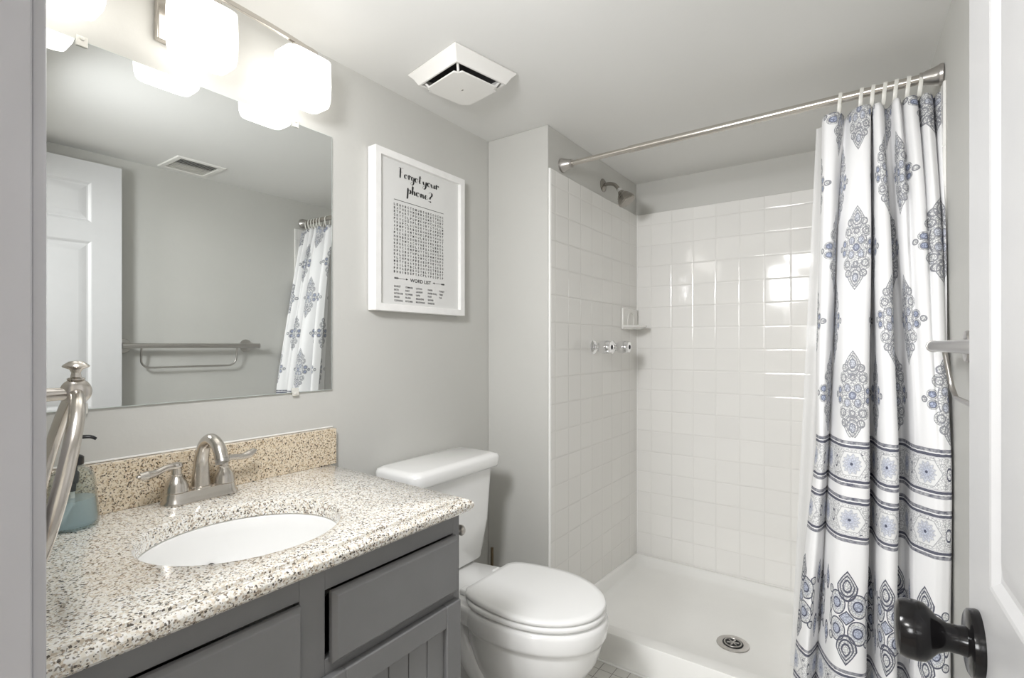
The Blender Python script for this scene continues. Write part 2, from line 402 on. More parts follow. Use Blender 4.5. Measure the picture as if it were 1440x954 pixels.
# ------------------------------------------------------------------ room shell
LW, WF, SX, BK, CE = -1.361, 1.753, -1.06, 2.684, 2.075
FW0, FW1 = .02, .14                       # thickness of the wall the doorway is in
def RW(y): return .163-.04*(y-1.707)
JX, DX = -.669, .150                      # doorway, from jamb to hinge side
HD = 2.02
ext = .1
struct(obj('floor', box(bm_(), LW-ext, .4, FW0, BK+ext, -.1, 0), 'floortile'))
struct(obj('ceiling', box(bm_(), LW-ext, .4, FW0, BK+ext, CE, CE+.1), 'ceiling'))
struct(obj('wall_left', box(bm_(), LW-ext, LW, FW0, BK+ext, 0, CE), 'wall'))
struct(obj('wall_shower_side', box(bm_(), LW, SX, WF, BK, 0, CE), 'wall', bevel=.003))
struct(obj('wall_back', box(bm_(), LW, .4, BK, BK+ext, 0, CE), 'wall'))
struct(obj('wall_right', prism(bm_(), [(RW(FW1), FW1), (RW(BK), BK), (.5, BK), (.5, FW1)], 0, CE), 'wall'))
bm = bm_(); box(bm, LW, JX-.02, FW0, FW1, 0, CE); box(bm, DX+.02, .5, FW0, FW1, 0, CE); box(bm, JX-.02, DX+.02, FW0, FW1, HD+.02, CE)
struct(obj('wall_front', bm, 'wall'))
# door lining with stop, and casings on the room side
bm = bm_()
box(bm, JX-.02, JX, FW0, FW1, 0, HD+.02); box(bm, DX, DX+.02, FW0, FW1, 0, HD+.02); box(bm, JX, DX, FW0, FW1, HD, HD+.02)
struct(obj('trim_1', bm, 'trim', bevel=.002))
bm = bm_()
for s, x in ((-1, JX-.004), (1, DX+.004)):
    if s < 0:
        prof = [(x, FW1), (x, FW1+.006), (x-.002, FW1+.011), (x-.008, FW1+.013), (x-.018, FW1+.0105), (x-.045, FW1+.016), (x-.054, FW1+.016), (x-.057, FW1+.012), (x-.057, FW1)]
        prism(bm, prof, 0, HD+.004)
box(bm, JX-.061, DX+.03, FW1, FW1+.015, HD+.004, CE-.004)
struct(obj('trim_2', bm, 'trim', bevel=.0015))
# tiling of the shower: tile sheets with a bullnose edge
TT = 1.903
bm = bm_(); box(bm, SX, RW(BK)-.0, BK-.008, BK, .06, TT)
struct(obj('wall_tile_back', bm, 'tileb', bevel=.003))
bm = bm_(); box(bm, SX, SX+.008, WF+.014, BK-.008, .06, TT)
struct(obj('wall_tile_side', bm, 'tiles', bevel=.003))
bm = bm_(); tube(bm, [(SX+.003, WF+.010, .10), (SX+.003, WF+.010, TT)], .0055, 12, 1)
struct(obj('trim_3', bm, 'caulk', smooth=True))
bm = bm_(); prism(bm, [(RW(WF+.03), WF+.03), (RW(BK), BK-.008), (RW(BK)-.008, BK-.008), (RW(WF+.03)-.008, WF+.03)], .06, TT)
struct(obj('wall_tile_right', bm, 'tiles', bevel=.003))
bm = bm_(); tube(bm, [(SX+.009, BK-.009, .067), (SX+.009, BK-.009, TT)], .003, 8, 1)
struct(obj('trim_4', bm, 'caulk', smooth=True))
# baseboards (mostly hidden)
struct(obj('baseboard_right', prism(bm_(), [(RW(FW1+.1), FW1+.1), (RW(WF), WF), (RW(WF)-.012, WF), (RW(FW1+.1)-.012, FW1+.1)], 0, .085), 'trim', bevel=.003))
# corridor outside
struct(obj('floor_corridor', box(bm_(), -1.9, 1.3, -2.3, FW0, -.1, 0), 'hallfloor'))
struct(obj('ceiling_corridor', box(bm_(), -1.9, 1.3, -2.3, FW0, 2.3, 2.4), 'ceiling'))
struct(obj('wall_corridor_left', box(bm_(), -1.9, -1.8, -2.3, FW0, 0, 2.3), 'hall'))
struct(obj('wall_corridor_right', box(bm_(), 1.2, 1.3, -2.3, FW0, 0, 2.3), 'hall'))
struct(obj('wall_corridor_back', box(bm_(), -1.9, 1.3, -2.4, -2.3, 0, 2.3), 'hall'))
bm = bm_(); box(bm, -1.8, JX-.02, FW0-.012, FW0-.001, 0, 2.3); box(bm, DX+.02, 1.2, FW0-.012, FW0-.001, 0, 2.3); box(bm, JX-.02, DX+.02, FW0-.012, FW0-.001, HD+.02, 2.3)
struct(obj('wall_corridor_front', bm, 'hall'))

# shower pan: basin with a rounded curb along the front
px0, px1 = SX, RW(2.2)+.012
def rrect(x0, x1, y0, y1, z, r, n=6):
    P = []
    for cx, cy, a0 in ((x1-r, y1-r, 0), (x0+r, y1-r, 90), (x0+r, y0+r, 180), (x1-r, y0+r, 270)):
        for i in range(n+1):
            a = math.radians(a0+90*i/n); P.append((cx+r*math.cos(a), cy+r*math.sin(a), z))
    return P
PX1 = RW(BK)-.001
bm = bm_()
CF = 1.789
def pan_ring(ins, z, r, zc=None, fr=None):
    P = rrect(SX+.001+ins, PX1-ins, CF+(fr if fr is not None else ins), BK-.009-ins if ins else BK-.001, z, r)
    return [(x, y, (zc if (zc is not None and y < CF+.12) else zz)) for x, y, zz in P]
loft(bm, [pan_ring(0, 0, .002), pan_ring(0, .062, .002, .103), pan_ring(.003, .067, .002, .110), pan_ring(.012, .067, .012, .111, .055), pan_ring(.022, .060, .04, .104, .068), pan_ring(.032, .036, .05, .05, .078), pan_ring(.06, .022, .06, .026, .10), pan_ring(.16, .016, .08, .019, .2), pan_ring(.30, .012, .06, .012, .33)])
o = obj('shower_pan', bm, 'pan', smooth=True, angle=50)
tag(o, 'white shower pan with a low curb at its front and a drain', 'shower pan')
dr = thing('shower_drain', 'round grey metal drain grate in the shower pan floor', 'drain', (-.455, 2.165, .0125))
bm = bm_(); lathe(bm, (-.455, 2.165, .0125), (0, 0, 1), [(0, .061), (.003, .060), (.0045, .050), (.0035, .040), (.0035, .001)], 40); obj('flange', bm, 'steel', dr, smooth=True)
bm = bm_(); lathe(bm, (-.455, 2.165, .0155), (0, 0, 1), [(0, .039), (.0022, .038), (.0022, .001)], 32); obj('grate', bm, 'dark', dr, smooth=True)
bm = bm_()
tube(bm, [(-.455+.031*math.cos(a*PI/8), 2.165+.031*math.sin(a*PI/8), .0182) for a in range(16)], .0028, 8, 2, closed=True)
for r_ in (0, 60, 120):
    for s in (-1, 1):
        a = math.radians(r_+20); u = Vector((math.cos(a), math.sin(a), 0)); c = Vector((-.455, 2.165, .0182))
        tube(bm, [c+u*.006*s, c+u*.022*s], .0028, 8, 1)
lathe(bm, (-.455, 2.165, .0165), (0, 0, 1), [(0, .006), (.004, .0055), (.0042, .001)], 16)
obj('grate_ribs', bm, 'steel', dr, smooth=True)
# white sealant strip on the floor before the curb
struct(obj('trim_5', box(bm_(), SX+.002, RW(1.75)-.001, CF-.012, CF-.001, 0, .005), 'caulk', bevel=.002))

# ------------------------------------------------------------------ ceiling fan cover
fc = Vector((-1.085, 1.262, CE)); frot = math.radians(-11)
fan = thing('exhaust_fan', 'white square exhaust fan cover on the ceiling above the toilet', 'exhaust fan', fc, frot)
def rot2(p): c, s = math.cos(frot), math.sin(frot); return (fc.x+p[0]*c-p[1]*s, fc.y+p[0]*s+p[1]*c, p[2])
bm = bm_()
def sq(h, z): return [rot2((x*h, y*h, z)) for x, y in ((1, 1), (-1, 1), (-1, -1), (1, -1))]
loft(bm, [sq(.098, CE-.001), sq(.122, CE-.001), sq(.125, CE-.006), sq(.120, CE-.012), sq(.112, CE-.020), sq(.100, CE-.040), sq(.094, CE-.040), sq(.094, CE-.010)], cap0=False, cap1=False)
obj('housing', bm, 'plastic', fan, bevel=.0012)
bm = bm_(); loft(bm, [sq(.0935, CE-.012), sq(.0935, CE-.016)]); obj('intake', bm, 'dark', fan)
bm = bm_(); h, c = .086, .068
poly = [(h, c), (c+.004, c+.004), (c, h), (-c, h), (-c-.004, c+.004), (-h, c), (-h, -c), (-c-.004, -c-.004), (-c, -h), (c, -h), (c+.004, -c-.004), (h, -c)]
loft(bm, [[rot2((x, y, z)) for x, y in poly] for z in (CE-.050, CE-.055)]); obj('cover_plate', bm, 'plastic', fan, bevel=.001)
for sx in (-1, 1):
    for sy in (-1, 1): bm = bm_(); p = rot2((sx*.076, sy*.076, 0)); q = rot2((sx*.086, sy*.086, 0)); tube(bm, [(q[0], q[1], CE-.03), (p[0], p[1], CE-.045), (p[0], p[1], CE-.0535)], .004, 8, 4); obj('plate_post', bm, 'plastic', fan, smooth=True)
bm = bm_(); p = rot2((0, 0, 0)); lathe(bm, (p[0], p[1], CE-.055), (0, 0, -1), [(0, .004), (.0015, .0035), (.0016, .001)], 12); obj('screw', bm, 'dnickel', fan, smooth=True)

# ceiling register (seen in the mirror)
reg = thing('ceiling_register', 'white rectangular air register in the ceiling near the door', 'air register', (.02, 1.19, CE))
# ------------------------------------------------------------------ curtain rod, curtain, liner, rings
RZ = CZ+.747; rA = Vector((SX, 1.862, RZ)); rB = Vector((RW(1.838), 1.838, RZ)); rd = (rB-rA).normalized()
rod = thing('shower_curtain_rod', 'long brushed nickel tension rod carrying the shower curtain', 'curtain rod', rA)
tube_m = bm_(); tube(tube_m, [rA+rd*.03, rA+rd*.30], .0105, 20, 1); tube(tube_m, [rA+rd*.298, rB-rd*.02], .0130, 20, 1)
obj('tube', tube_m, 'nickel', rod, smooth=True)
for p, d in ((rA, rd), (rB, -rd)):
    bm = bm_(); lathe(bm, p, d, [(0, .027), (.003, .029), (.010, .0285), (.012, .0265), (.045, .0165), (.048, .0175), (.052, .0165), (.053, .011)], 32)
    obj('end_flange', bm, 'steel', rod, smooth=True)
ct, st = math.cos(math.radians(35.15)), math.sin(math.radians(35.15))
def bearing(px, y):                      # measured bearing of a fold, at its distance y into the room
    l = (px-720)/722; return y*(l*ct-st)/(l*st+ct)
folds = [((1157, 1.855), (1147, 1.745), (1112, 1.75)), ((1163, 1.83), (1152, 1.71), (1120, 1.72)), ((1178, 1.83), (1160, 1.715), (1132, 1.70)),
 ((1186, 1.865), (1168, 1.75), (1146, 1.745)), ((1184, 1.875), (1166, 1.76), (1145, 1.752)), ((1190, 1.87), (1172, 1.71), (1154, 1.70)), ((1200, 1.84), (1184, 1.675), (1170, 1.665)),
 ((1214, 1.825), (1205, 1.665), (1195, 1.655)), ((1225, 1.835), (1222, 1.68), (1217, 1.675)), ((1222, 1.865), (1220, 1.735), (1214, 1.73)), ((1225, 1.872), (1227, 1.75), (1223, 1.74)),
 ((1228, 1.84), (1237, 1.695), (1235, 1.685)), ((1236, 1.825), (1250, 1.665), (1249, 1.655)), ((1242, 1.84), (1263, 1.68), (1261, 1.675)), ((1244, 1.872), (1260, 1.74), (1257, 1.735)),
 ((1250, 1.868), (1272, 1.755), (1270, 1.745)), ((1256, 1.83), (1283, 1.715), (1281, 1.705)), ((1264, 1.825), (1289, 1.695), (1287, 1.69)), ((1268, 1.865), (1296, 1.682), (1294, 1.68)),
 ((1273, 1.835), (1303, 1.672), (1301, 1.67)), ((1281, 1.82), (1310, 1.665), (1308, 1.66)), ((1290, 1.835), (1316, 1.66), (1314, 1.655)), ((1291, 1.87), (1321, 1.66), (1319, 1.655)),
 ((1297, 1.835), (1326, 1.66), (1324, 1.658)), ((1304, 1.82), (1331, 1.665), (1329, 1.66)), ((1311, 1.84), (1336, 1.67), (1334, 1.665)), ((1313, 1.87), (1340, 1.68), (1338, 1.675)),
 ((1318, 1.84), (1343, 1.69), (1341, 1.69)), ((1326, 1.83), (1345, 1.70), (1343, 1.70)), ((1330, 1.86), (1345, 1.735), (1343, 1.735))]
for i_ in (3, 4, 5, 9, 10, 14, 15): folds[i_] = (folds[i_][0], (folds[i_][1][0], folds[i_][1][1]+(.02 if i_ == 5 else .04)), (folds[i_][2][0], folds[i_][2][1]+(.015 if i_ == 5 else .03)))
ctrl = [[(min(bearing(*f[k]), RW(f[k][1])-.006), f[k][1]) for f in folds] for k in range(3)]
def ctrl_at(z):                          # top z 1.91, middle z .9, bottom z .15
    if z > .9:
        t = (z-.9)/(1.905-.9); t = t**1.25; return [(a[0]*t+b[0]*(1-t), a[1]*t+b[1]*(1-t)) for a, b in zip(ctrl[0], ctrl[1])]
    t = min(1, (.9-z)/.75); return [(a[0]*t+b[0]*(1-t), a[1]*t+b[1]*(1-t)) for a, b in zip(ctrl[2], ctrl[1])]
K = 8; ztop, zbot, NR = 1.895, .165, 110
bm = bm_(); uvl = bm.loops.layers.uv.new('UVMap')
mid = catmull([(x, y, 0) for x, y in ctrl_at(.85)], K); U = [0]
for a, b in zip(mid, mid[1:]): U.append(U[-1]+(b-a).length)
rows = []
for i in range(NR+1):
    z = ztop+(zbot-ztop)*i/NR
    line = catmull([(x, y, z) for x, y in ctrl_at(z)], K)
    rows.append([bm.verts.new((p.x+.0015*math.sin(9*z+U[j]*20), p.y+.0025*math.sin(7*z+U[j]*31), z+(.004*math.sin(U[j]*24) if i < 2 else 0))) for j, p in enumerate(line)])
nc = len(U); U = [q-U[7*K] for q in U]
for i in range(NR):
    for j in range(nc-1):
        f = bm.faces.new((rows[i][j], rows[i][j+1], rows[i+1][j+1], rows[i+1][j]))
        for lp, (jj, ii) in zip(f.loops, ((j, i), (j+1, i), (j+1, i+1), (j, i+1))):
            lp[uvl].uv = (U[jj], ztop+(zbot-ztop)*ii/NR)
cur = obj('shower_curtain', bm, 'curtain', smooth='keep')
for p in cur.data.polygons: p.use_smooth = True
so = cur.modifiers.new('thick', 'SOLIDIFY'); so.thickness = .0012; so.offset = 0
tag(cur, 'white cloth shower curtain printed with navy and blue medallions, gathered at the right', 'shower curtain')
# liner: plain translucent sheet on the shower side
bm = bm_(); rows = []
for i in range(41):
    z = 1.89+(.13-1.89)*i/40; t = i/40
    x0 = -.150-.075*t; x1 = RW(1.9)-.035
    rows.append([bm.verts.new((x0+(x1-x0)*j/60, 1.900+.010*math.sin(j*.55+1.2)*(1+.3*t)+.016*t, z)) for j in range(61)])
for a, b in zip(rows, rows[1:]):
    for j in range(60): bm.faces.new((a[j], a[j+1], b[j+1], b[j]))
ln = obj('shower_liner', bm, 'liner', smooth='keep')
for p in ln.data.polygons: p.use_smooth = True
tag(ln, 'plain translucent white liner hanging just behind the printed shower curtain', 'shower liner')
# rings over the rod
first = None
xs = [-.083, -.030, -.002, .026, .052, .080, .108]
for i, x in enumerate(xs):
    t = (x-rA.x)/(rB.x-rA.x); yc = rA.y+(rB.y-rA.y)*t
    if first is None:
        bm = bm_(); pts = []
        for k in range(14):
            a = 2*PI*k/14; pts.append((x+.003*math.sin(a), yc+.0165*math.cos(a), RZ-.012+(.0285 if math.sin(a) > 0 else .036)*math.sin(a)))
        tube(bm, pts, .0022, 10, 4, closed=True, flat=(.5, 2.3))
        w = Matrix.Translation((x, yc, RZ)); bm.transform(w.inverted())
        first = obj('curtain_ring', bm, 'ring', smooth=True); first.location = (x, yc, RZ); r = first
        tag(r, 'pale plastic ring hanging the shower curtain from the rod', 'curtain ring', 'pale rings along the curtain rod')
    else:
        r = first.copy(); S.collection.objects.link(r); r.location = (x, yc, RZ)

# ------------------------------------------------------------------ shower fittings
# shower head
A = Vector((SX, 2.262, CZ+.767))
sh = thing('wall_shower', 'small dark nickel shower head on a curved arm high on the shower wall', 'shower head', A)
bm = bm_(); lathe(bm, A, (1, 0, 0), [(0, .031), (.003, .031), (.008, .024), (.011, .012), (.012, .010)], 32); obj('flange', bm, 'dnickel', sh, smooth=True)
bm = bm_(); tube(bm, [A+Vector((0, 0, 0)), A+Vector((.03, 0, .002)), A+Vector((.06, 0, -.008)), A+Vector((.082, 0, -.034))], .0085, 16); obj('arm', bm, 'dnickel', sh, smooth=True)
hd = Vector((.55, 0, -.83)).normalized(); B = A+Vector((.080, 0, -.032))
bm = bm_(); lathe(bm, B, hd, [(0, .010), (.004, .0125), (.016, .0125), (.018, .010)], 24); obj('swivel_collar', bm, 'chrome', sh, smooth=True)
bm = bm_(); lathe(bm, B+hd*.014, hd, [(0, .011), (.008, .016), (.014, .016), (.018, .022), (.030, .031), (.036, .032), (.040, .036), (.055, .041), (.062, .041), (.066, .038), (.066, .001)], 36); obj('shower_head', bm, 'dnickel', sh, smooth=True)
bm = bm_(); lathe(bm, B+hd*.0795, hd, [(0, .034), (.002, .033), (.002, .001)], 32); obj('spray_face', bm, 'dnickel', sh, smooth=True)
# valves
for i, (y, lab) in enumerate(((2.145, 'chrome shower valve handle on the tile, the one nearer the curtain rod'), (2.350, 'chrome shower valve handle on the tile, the one nearer the soap dish'))):
    P = Vector((SX+.008, y, CZ-.008)); v = thing('shower_valve', lab, 'shower valve', P, 0, None)
    bm = bm_(); lathe(bm, P, (1, 0, 0), [(0, .033), (.003, .033), (.010, .026), (.013, .016), (.014, .013)], 32); obj('escutcheon', bm, 'chrome', v, smooth=True)
    bm = bm_(); lathe(bm, P, (1, 0, 0), [(.012, .011), (.035, .011)], 20); obj('stem', bm, 'chrome', v, smooth=True)
    bm = bm_(); n = 48; rings = []
    for h, r in [(.028, .012), (.030, .022), (.038, .028), (.060, .0315), (.082, .0285), (.089, .024), (.091, .014), (.091, .001)]:
        rings.append([P+Vector((h, r*(1+.07*math.cos(6*2*PI*i_/n))*math.cos(2*PI*i_/n), r*(1+.07*math.cos(6*2*PI*i_/n))*math.sin(2*PI*i_/n))) for i_ in range(n)])
    loft(bm, rings); obj('handle', bm, 'chrome', v, smooth=True)
    bm = bm_(); lathe(bm, P, (1, 0, 0), [(.0908, .011), (.0918, .0105), (.0919, .001)], 20); obj('index_button', bm, 'dark', v, smooth=True)
# ceramic soap dish
P = (SX+.008, 2.555, 1.305)
sd = thing('soap_dish', 'white ceramic soap dish set in the shower tile above the valves', 'soap dish', P)
bm = bm_(); box(bm, SX+.008, SX+.020, 2.46, 2.65, 1.278, 1.388); obj('back_plate', bm, 'ceramic', sd, bevel=.004, seg=3)
bm = bm_(); poly = [(SX+.018, 2.46)]+[(SX+.018+.085*math.sin(PI*k/14)**.6, 2.46+.19*k/14) for k in range(1, 14)]+[(SX+.018, 2.65)]
loft(bm, [[(SX+.018+(x-SX-.018)*s, 2.555+(y-2.555)*(.5+.5*s), z) for x, y in poly] for s, z in ((.7, 1.278), (1, 1.290), (1.02, 1.297), (.95, 1.298), (.88, 1.290), (.3, 1.288))]); obj('dish', bm, 'ceramic', sd, smooth=True)
bm = bm_(); tube(bm, [(SX+.0205, 2.515, 1.300), (SX+.022, 2.515, 1.335), (SX+.022, 2.535, 1.362), (SX+.022, 2.575, 1.362), (SX+.022, 2.595, 1.335), (SX+.0205, 2.595, 1.300)], .0035, 10); obj('arch_ridge', bm, 'ceramic', sd, smooth=True)

# ------------------------------------------------------------------ toilet
TY = 1.352
toi = thing('toilet', 'white two-piece toilet with closed round lid between vanity and shower', 'toilet', (-1.0, TY, 0))
def egg(xb, xf, hw, z, n=48, sq_=2.3, cx=.55):
    """outline from back xb to front xf, half width hw; blunt back, rounder front"""
    xc = xb+(xf-xb)*cx*.82; P = []
    for i in range(n):
        a = 2*PI*i/n; c, s = math.cos(a), math.sin(a)
        if c >= 0: x = xc+(xf-xc)*abs(c)**(2/2.05); y = hw*math.copysign(abs(s)**(2/2.05), s)
        else: x = xc-(xc-xb)*abs(c)**(2/sq_); y = hw*math.copysign(abs(s)**(2/sq_), s)
        P.append((x, TY+y, z))
    return P
bm = bm_()
loft(bm, [egg(-1.12, -.81, .105, 0), egg(-1.12, -.81, .105, .02), egg(-1.10, -.83, .095, .05), egg(-1.08, -.80, .095, .10), egg(-1.07, -.75, .110, .16), egg(-1.07, -.69, .140, .22), egg(-1.08, -.66, .158, .27), egg(-1.085, -.648, .165, .315), egg(-1.09, -.647, .166, .328),
 egg(-1.10, -.637, .176, .334), egg(-1.10, -.633, .179, .345), egg(-1.10, -.630, .180, .380), egg(-1.10, -.634, .177, .392), egg(-1.09, -.645, .168, .396), egg(-1.06, -.68, .13, .396), egg(-1.04, -.71, .10, .33)])
obj('bowl', bm, 'porcelain', toi, smooth=True, angle=60)
bm = bm_()      # deck that carries the tank
def deck(z, g=0):
    return [(x, TY+y, z) for x, y in ((-1.355+g, -.115+g), (-1.30, -.118+g), (-1.20, -.125+g), (-1.10, -.145+g), (-1.0, -.160+g), (-.97, -.10), (-.97, .10), (-1.0, .160-g), (-1.10, .145-g), (-1.20, .125-g), (-1.30, .118-g), (-1.355+g, .115-g))]
loft(bm, [deck(.330, .02), deck(.340, .004), deck(.380), deck(.392, .003), deck(.396, .01)]); obj('tank_deck', bm, 'porcelain', toi, smooth=True, angle=60)
bm = bm_()
def ped(x0, x1, hw, z): return [(x, TY+y, z) for x, y in ((x0, -hw*.9), ((x0+x1)/2, -hw), (x1, -hw*.9), (x1+.02, 0), (x1, hw*.9), ((x0+x1)/2, hw), (x0, hw*.9), (x0-.01, 0))]
loft(bm, [ped(-1.30, -1.0, .10, 0), ped(-1.30, -1.0, .10, .02), ped(-1.28, -1.0, .075, .06), ped(-1.28, -1.0, .07, .2), ped(-1.30, -1.0, .085, .30), ped(-1.32, -1.0, .10, .34)]); obj('pedestal', bm, 'porcelain', toi, smooth=True, angle=70)
for s in (-1, 1):
    bm = bm_(); tube(bm, [(-.86, TY+s*.062, .05), (-.95, TY+s*.075, .10), (-1.03, TY+s*.085, .19), (-1.10, TY+s*.088, .275), (-1.18, TY+s*.085, .285), (-1.235, TY+s*.080, .20), (-1.25, TY+s*.078, .05), (-1.25, TY+s*.078, .0)], [.03, .04, .044, .046, .046, .046, .048, .05], 20)
    obj('trapway', bm, 'porcelain', toi, smooth=True)
    bm = bm_(); lathe(bm, (-1.10, TY+s*.105, .015), (0, 0, 1), [(0, .014), (.010, .013), (.016, .008), (.018, .001)], 20); obj('bolt_cap', bm, 'porcelain', toi, smooth=True)
TKY = 1.345
bm = bm_()
def tk(x0, x1, hw, z, r=.03): return [(x, y, z_) for x, y, z_ in rrect(x0, x1, TKY-hw, TKY+hw, z, r, 5)]
loft(bm, [tk(-1.345, -1.215, .165, .392, .04), tk(-1.348, -1.195, .178, .41, .04), tk(-1.35, -1.180, .192, .55), tk(-1.35, -1.172, .203, .742)]); obj('tank', bm, 'porcelain', toi, smooth=True, angle=60)
bm = bm_(); loft(bm, [tk(-1.355, -1.155, .219, .742, .03), tk(-1.357, -1.150, .224, .750, .035), tk(-1.357, -1.148, .226, .778, .035), tk(-1.355, -1.153, .221, .788, .035), tk(-1.345, -1.175, .20, .793, .03)]); obj('tank_lid', bm, 'porcelain', toi, smooth=True, angle=60)
lv = bm_(); lathe(lv, (-1.174, TKY-.15, .69), (1, 0, 0), [(0, .012), (.008, .012), (.010, .009)], 16); tube(lv, [(-1.162, TKY-.15, .69), (-1.155, TKY-.14, .689), (-1.152, TKY-.10, .680)], [.005, .0055, .0065], 10); obj('flush_lever', lv, 'chrome', toi, smooth=True)
def seatring(xb, xf, hw, z): return egg(xb, xf, hw, z, 56, 3.2)
bm = bm_(); loft(bm, [seatring(-1.055, -.640, .172, .400), seatring(-1.058, -.636, .176, .404), seatring(-1.058, -.636, .176, .411), seatring(-1.055, -.640, .172, .416)]); obj('seat', bm, 'seat', toi, smooth=True, angle=60)
bm = bm_()
def lidring(xb, xf, hw, z, n=56):
    P = []; xc = -.855; wb = hw*.655
    side = [(xc+(xf-xc)*math.cos(a), hw*math.sin(a)) for a in [PI/2*k/18 for k in range(19)]]      # nose to widest point
    for k in range(1, 12): u = k/11; side.append((xc+(xb-xc)*u, wb+(hw-wb)*math.sqrt(max(0, 1-u**2.2))*(1-.12*u)))
    side = side[:-1]+[(xb+.004, wb+.004), (xb, wb-.004)]
    side += [(xb, wb*.5)]
    for x, y in side: P.append((x, TY+y, z))
    for x, y in side[::-1][:-1]: P.append((x, TY-y, z))
    return P
loft(bm, [lidring(-1.048, -.641, .170, .4185), lidring(-1.050, -.638, .174, .421), lidring(-1.050, -.638, .174, .428), lidring(-1.046, -.643, .170, .4325), lidring(-1.03, -.66, .155, .4335)]); obj('seat_lid', bm, 'seat', toi, smooth=True, angle=60)
for s in (-1, 1):
    bm = bm_(); box(bm, -1.088, -1.048, TY+s*.085-.018, TY+s*.085+.018, .395, .414); obj('hinge', bm, 'seat', toi, bevel=.006, seg=3)
    # slot details on the deck
# toilet brush with dark handle in the corner behind the toilet
tb = thing('toilet_brush', 'slim dark metal rod standing behind the toilet by the wall corner', 'brush handle', (-1.295, 1.695, 0))
bm = bm_(); lathe(bm, (-1.295, 1.695, 0), (0, 0, 1), [(0, .045), (.01, .045), (.12, .04), (.122, .036), (.11, .03)], 28); obj('holder', bm, 'brass', tb, smooth=True)
bm = bm_(); tube(bm, [(-1.295, 1.695, .05), (-1.295, 1.695, .355)], .0062, 14, 1); obj('handle', bm, 'brass', tb, smooth=True)

# ------------------------------------------------------------------ vanity cabinet
VX, VY0, VY1, VT = -.805, FW1+.004, .925, .800     # front plane, ends, top of the carcass
van = thing('vanity_cabinet', 'grey painted vanity cabinet under the granite countertop', 'vanity', (-1.05, .54, 0))
bm = bm_()
box(bm, LW+.001, VX-.019, VY0, VY0+.016, .09, VT)              # sides
box(bm, LW+.001, VX-.019, VY1-.016, VY1, .0, VT)
box(bm, LW+.001, VX-.02, VY0+.016, VY1-.016, .09, .105)
box(bm, LW+.001, LW+.012, VY0+.016, VY1-.016, .105, VT)
box(bm, LW+.001, VX-.075, VY0, VY1-.016, .0, .09)             # toe space
obj('carcass', bm, 'cabinet', van, bevel=.0015)
bm = bm_()
x0, x1 = VX-.019, VX
for (a, b_, c, d) in ((VY0, VY0+.035, .09, VT), (VY1-.022, VY1, 0, VT), (.510, .560, .09, VT), (VY0+.035, .510, .755, VT), (.560, VY1-.022, .755, VT), (VY0+.035, .510, .59, .63), (.560, VY1-.022, .59, .63), (VY0+.035, VY1-.022, .09, .125)):
    box(bm, x0, x1, a, b_, c, d)
obj('face_frame', bm, 'cabinet', van, bevel=.001)
def front(name, y0, y1, z0, z1, bead=False):
    bm = bm_(); xb, xf = VX+.0005, VX+.0175
    if not bead:
        r = [[(x, y0+g, z0+g), (x, y1-g, z0+g), (x, y1-g, z1-g), (x, y0+g, z1-g)] for x, g in ((xb, 0), (xf-.008, 0), (xf, .008), (xf, .010))]
        loft(bm, r)
        return obj(name, bm, 'cabinet', van, bevel=.0012)
    s = .048
    for a, b_, c, d in ((y0, y0+s, z0, z1), (y1-s, y1, z0, z1), (y0+s, y1-s, z0, z0+s), (y0+s, y1-s, z1-s, z1)): box(bm, xb, xf, a, b_, c, d)
    o = obj(name, bm, 'cabinet', van, bevel=.0025)
    bm = bm_(); n = 5 if (y1-y0) < .4 else 6; w = (y1-y0-2*s)/n
    for k in range(n): box(bm, xb, xb+.008, y0+s+k*w+.0012, y0+s+(k+1)*w-.0012, z0+s, z1-s)
    p = obj('bead_board', bm, 'cabinet', o, bevel=.0015)
    bm = bm_(); box(bm, xb, xb+.004, y0+s, y1-s, z0+s, z1-s); obj('bead_groove', bm, 'cabinet', o)
    return o
d1 = front('drawer_front', .568, .908, .622, .752)
d0 = front('false_front', VY0+.025, .508, .622, .752)
k1 = front('door', .545, .912, .118, .603, True)
k0 = front('door', VY0+.028, .520, .118, .603, True)
for d, y in ((k1, .60), (k0, .47)):
    bm = bm_(); lathe(bm, (VX+.0175, y, .50), (1, 0, 0), [(0, .007), (.012, .005), (.018, .013), (.026, .012), (.028, .001)], 20); obj('knob', bm, 'steel', d, smooth=True)
for z in (.54, .18):
    bm = bm_(); tube(bm, [(VX+.004, VY1-.006, z-.022), (VX+.004, VY1-.006, z+.022)], .0045, 10, 1); box(bm, VX-.001, VX+.002, VY1-.014, VY1-.002, z-.02, z+.02); obj('hinge', bm, 'steel', k1, smooth=True)
bm = bm_(); lathe(bm, (-.822, VY1, .745), (0, 1, 0), [(0, .010), (.004, .009), (.006, .0045), (.018, .0045), (.021, .011), (.025, .0135), (.030, .012), (.032, .001)], 24); obj('side_knob', bm, 'steel', van, smooth=True)

